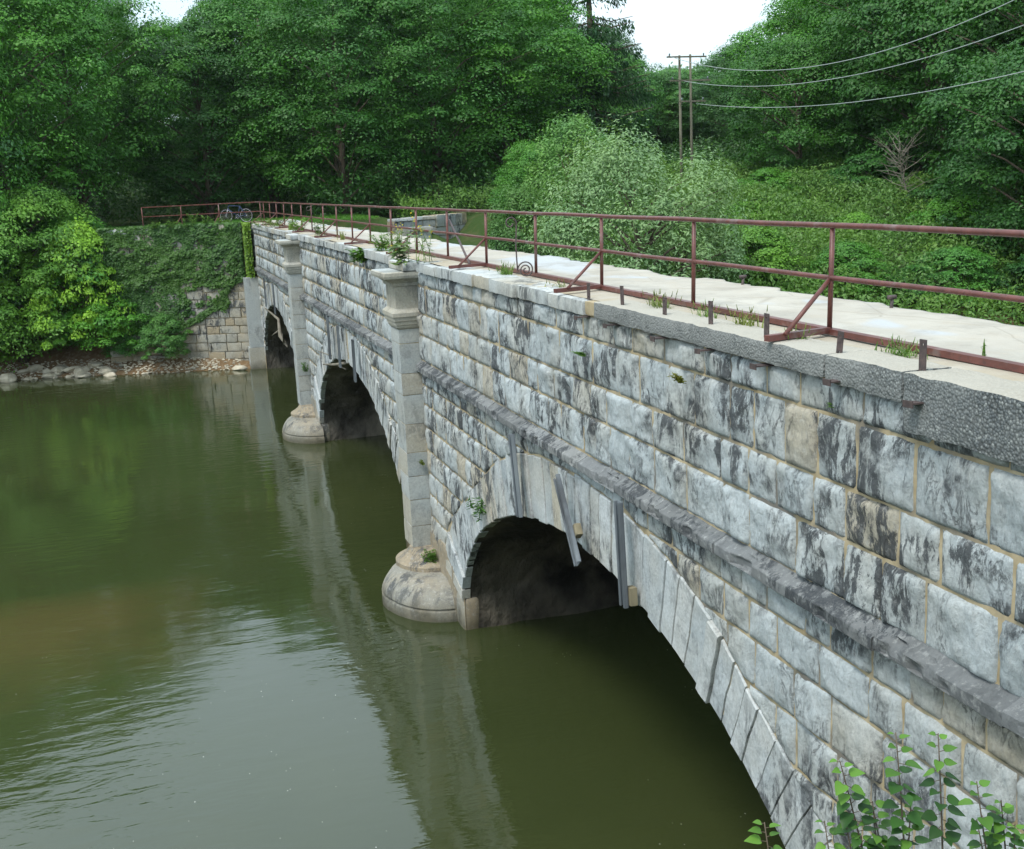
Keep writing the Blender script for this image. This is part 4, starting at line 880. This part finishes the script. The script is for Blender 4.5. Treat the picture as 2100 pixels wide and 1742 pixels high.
for i, (x, y, h, n, lab) in enumerate(tufts): blade_tuft(x, y, 6.86, h, n, lab, seed=i, seedheads=True, col=(.15, .20, .06) if i % 2 else (.12, .22, .05))
def leafy(name, x, y, z, h, nst, leafs, size, col, lab, seed, flowers=0, cat='weed', lean=(0, 0), asp=.4, spread=.2):
    g = np.random.default_rng(seed); e = empty(name, (x, y, z), label=lab, cat=cat, group='weeds growing on the masonry'); sb = MB(); lb = MB(); fb = MB(); P = []; N = []; T = []
    for k in range(nst):
        a = g.uniform(0, 6.28); sp = g.uniform(.2, 1)*spread; hh = h*g.uniform(.55, 1.05); bx, by = g.normal()*spread*.3, g.normal()*spread*.3
        p = [np.array([bx+(math.cos(a)*sp+lean[0])*t**1.4, by+(math.sin(a)*sp+lean[1])*t**1.4, hh*t]) for t in np.linspace(0, 1, 6)]
        sb.tube([tuple(q) for q in p], [.007, .006, .006, .005, .004, .002], 5)
        for j in range(leafs):
            t = g.uniform(.12, 1)*5; i = min(int(t), 4); q = p[i]+(p[i+1]-p[i])*(t-i); aa = g.uniform(0, 6.28); d = np.array([math.cos(aa), math.sin(aa), g.uniform(-.1, .6)]); d /= np.linalg.norm(d); s_ = size*(1.15-.55*t/5)
            P.append(q+d*s_*.5); T.append(d); N.append(np.array([0, 0, 1.])+g.normal(size=3)*.25)
        if k < flowers:
            for j in range(4):
                q = p[-1]+g.normal(size=3)*np.array([.025, .025, .06]); FP = np.array([q]*3); global rg; rg = g; leaf_quads(fb, FP, nrm(g.normal(size=(3, 3))), .035, .9)
    rg = g; P, N, T = map(np.array, (P, N, T)); leaf_quads(lb, P, nrm(N), size*g.uniform(.6, 1.15, len(P)), asp, T, .12)
    o = sb.build('stem', LEAFN, e); o.color = (*[c*1.1 for c in col], 1); o = lb.build('leaves', LEAFN, e); o.color = (*col, 1)
    if flowers: fb.build('flower', YELL, e)
leafy('mullein_plant', 4.86, 22.75, 6.70, .75, 5, 20, .24, (.12, .21, .10), 'broad leaved mullein growing in the notch over the nearer pilaster', 1, 1, asp=.42, spread=.16)
leafy('primrose_plant', 5.15, 22.05, 6.86, .85, 6, 34, .11, (.13, .24, .06), 'yellow flowered evening primrose right of the mullein', 2, 4, asp=.25, spread=.22)
leafy('weed', 5.35, 25.4, 6.86, .55, 12, 34, .12, (.12, .22, .06), 'bushy weed with pale flowers left of the mullein', 3, 5, asp=.3, spread=.3)
leafy('weed', 5.25, 26.9, 6.86, .42, 12, 30, .12, (.09, .20, .04), 'leafy green weed by the railing behind the hanging fern', 4, 0, asp=.35, spread=.35)
leafy('hanging_weed', 5.0, 28.2, 6.55, .35, 16, 34, .13, (.085, .21, .03), 'bright green weed hanging over the coping edge', 5, 0, lean=(-.12, 0), asp=.5, spread=.35)
leafy('weed', 5.4, 42.8, 6.86, .5, 12, 30, .13, (.10, .21, .04), 'green weed on the deck edge above the farther pilaster', 6, 0, asp=.4, spread=.4)
leafy('weed', 5.3, 50.0, 6.86, .45, 18, 30, .12, (.10, .19, .04), 'weed patch along the far part of the coping', 7, 0, asp=.4, spread=.9)
leafy('weed', 5.3, 36.8, 6.86, .6, 8, 26, .12, (.08, .17, .04), 'spindly weed against the railing left of the bushy weed', 8, 0, asp=.3, spread=.25)
leafy('weed', 4.93, 22.35, .80, .32, 14, 26, .08, (.07, .16, .03), 'small green weed on the ledge of the nearer pier base', 9, 0, asp=.4, spread=.16)
leafy('weed', 4.98, 22.78, 2.75, .12, 8, 12, .06, (.12, .18, .04), 'tiny weed in the joint beside the nearer pilaster shaft', 10, 0, lean=(-.05, 0), spread=.06)
leafy('weed', 4.98, 10.55, 6.28, .12, 10, 14, .05, (.14, .17, .03), 'yellowish tuft in the joint below the concrete cap', 11, 0, lean=(-.06, 0), spread=.06)
leafy('weed', 4.98, 13.3, 6.2, .06, 10, 14, .05, (.10, .22, .04), 'small bright tuft low on the wall under the curled rod', 12, 0, lean=(-.05, 0), spread=.07)
leafy('weed', 5.05, 18.7, 3.05, -.35, 9, 22, .12, (.04, .12, .02), 'dark vine hanging at the left rim of the near arch', 13, 0, lean=(.1, 0), spread=.35)
leafy('weed', 5.9, 7.25, 6.87, .17, 2, 14, .035, (.10, .20, .04), 'tiny upright seedling behind the base rail at the right', 14, 0, spread=.02)
leafy('weed', 5.28, 8.0, 6.4, .1, 8, 16, .04, (.08, .18, .03), 'small tuft on the concrete below the leaning strap', 15, 0, lean=(-.22, 0), spread=.05)
leafy('weed', 4.9, 40.2, 2.2, .35, 8, 20, .1, (.05, .13, .03), 'dark weed sprouting beside the farther pilaster', 16, 0, spread=.15)
for i, (x, h) in enumerate(((3.9, .35), (3.2, .5), (2.4, .75), (1.6, .4), (.8, .35))):
    leafy('weed', x, 57.9+(4.2-x)*.42+.35, 6.8, h, 10, 30, .14, (.085, .19, .03), ('weed nearest the corner on the wing wall top', 'low weed right of the tall one on the wing wall top', 'tallest weed on the wing wall top', 'low weed left of the tall one on the wing wall top', 'last weed at the left of the wing wall top')[i], 30+i, spread=.45)

# driftwood caught in the far arches
def drift(pts, lab):
    mb = MB()
    for p, r_ in pts: mb.tube(p, r_, 6)
    mb.build('driftwood', DEADW, label=lab, cat='driftwood')
drift([([(4.8, 34.9, 3.2), (4.95, 33.6, 3.35), (5.3, 32.8, 3.5)], [.02, .045, .05]), ([(4.7, 35.6, 3.55), (5.0, 34.4, 3.5)], [.01, .02]), ([(5.0, 34.2, 3.3), (5.2, 33.2, 3.25)], [.015, .02])], 'pale crooked branch caught at the crown of the middle arch')
drift([([(4.9, 52.5, 3.3), (5.3, 51.3, 2.9), (5.2, 50.2, 2.3), (5.4, 49.6, 1.9)], [.03, .06, .09, .05]), ([(5.2, 50.6, 2.5), (5.0, 51.6, 2.2)], [.04, .02]), ([(5.3, 49.9, 2.0), (5.2, 49.3, 2.5)], [.05, .02])], 'tangled pale driftwood stuck in the farthest arch')

# ------------------------------------------------------------------ foreground saplings
def heart(mb, p, d, up, s_, g):
    d = d.normalized(); side = d.cross(up).normalized(); up = side.cross(d).normalized(); fo = g.uniform(.12, .4); cu = g.uniform(.1, .5)
    out = [(0, 0), (-.06, .18), (.05, .36), (.28, .43), (.55, .33), (.8, .15), (1., 0)]
    V = []
    for (a, b) in out:
        zc = -cu*a*a*.6
        V.append([p+(d*a+up*zc)*s_, p+(d*a+side*b+up*(b*fo+zc))*s_, p+(d*a-side*b+up*(b*fo+zc))*s_])
    vs = [tuple(q) for t in V for q in t]; Q = []
    for i in range(6): Q += [[3*i, 3*i+3, 3*i+4, 3*i+1], [3*i, 3*i+2, 3*i+5, 3*i+3]]
    mb.quads(vs, Q)
def sapling(tops, root, lab, seed):
    g = random.Random(seed); e = empty('sapling', root, label=lab, cat='sapling', group='leafy saplings in the lower right corner'); sb = MB(); lb = MB(); yb = MB()
    for (tx, ty, tz, n, ll) in tops:
        top = Vector((tx, ty, tz)); b = Vector(root)+Vector((g.uniform(-.05, .05), g.uniform(-.05, .05), 0)); m_ = b.lerp(top, .5)+Vector((g.uniform(-.05, .05), g.uniform(-.03, .03), 0)); pts = [b*(1-t)**2+m_*2*t*(1-t)+top*t*t for t in np.linspace(0, 1, 14)]
        sb.tube(pts, [.007*(1-.75*t) for t in np.linspace(0, 1, 14)], 6)
        L_ = (top-b).length
        n = int(n*1.35)
        for k in range(n):
            t = 1-(k+.3)/n*min(1, ll/L_); q = b*(1-t)**2+m_*2*t*(1-t)+top*t*t; sg = 1 if k % 2 else -1; a = g.gauss(0, .5)
            d = Vector((sg*math.cos(a), math.sin(a)-.3, g.uniform(-.5, .25)))
            if k < 4: d = Vector((sg*.8, g.uniform(-.6, .3), .25))
            d.normalize(); s_ = (.024+.022*min(1, k/5))*g.uniform(.8, 1.25); pe = q+d*s_*.45; sb.tube([q, pe], [.0015, .001], 4, False)
            heart(yb if k < 7 else lb, pe, d, Vector((g.uniform(-.3, .3), g.uniform(-.5, .1), 1)), s_*1.05, g)
    for m_, nm, col in ((sb, 'stem', (.13, .10, .05)), (lb, 'leaves', (.028, .095, .017)), (yb, 'young_leaves', (.085, .21, .03))):
        o = m_.build(nm, BARK if nm == 'stem' else LEAFN, e); o.matrix_parent_inverse = Matrix.Translation(-Vector(root)); o.color = (*col, 1)
sapling([(2.10, 2.93, 6.59, 22, .55), (2.235, 2.90, 6.575, 20, .5), (1.925, 2.97, 6.51, 22, .45), (2.02, 2.93, 6.37, 16, .35), (2.14, 2.9, 6.35, 14, .3), (2.06, 2.98, 6.30, 14, .3)], (2.12, 2.75, 5.3), 'tall leafy sapling with heart shaped leaves, middle one of the lower right corner', 1)
sapling([(2.33, 2.83, 6.425, 16, .35), (2.40, 2.80, 6.36, 16, .35), (2.44, 2.78, 6.28, 14, .3), (2.36, 2.86, 6.27, 14, .3)], (2.42, 2.65, 5.4), 'leafy sapling at the right edge of the lower right corner', 2)
sapling([(1.865, 2.96, 6.32, 12, .25), (1.93, 2.94, 6.31, 14, .3), (1.98, 2.93, 6.26, 12, .25)], (1.95, 2.7, 5.3), 'low leafy sapling left of the tall one in the lower right corner', 3)
sapling([(1.675, 3.0, 6.335, 12, .22)], (1.72, 2.75, 5.2), 'smallest thin sapling over the dark water, leftmost in the lower right corner', 4)

# ------------------------------------------------------------------ summer haze
mb = MB(); mb.box(-235, 275, -125, 325, -3, 60)
hz = bpy.data.materials.new('pale_summer_haze'); hz.use_nodes = True; hz.node_tree.nodes.clear()
ho = hz.node_tree.nodes.new('ShaderNodeOutputMaterial'); hv = hz.node_tree.nodes.new('ShaderNodeVolumePrincipled'); hv.inputs['Color'].default_value = (.84, .93, 1., 1); hv.inputs['Density'].default_value = .0001; hv.inputs['Anisotropy'].default_value = .2
hz.node_tree.links.new(hv.outputs[0], ho.inputs['Volume'])
tagp(mb.build('haze', hz, smooth=False), 'thin summer haze over the creek and woods', None, None, 'stuff')
C.cycles.volume_bounces = 0
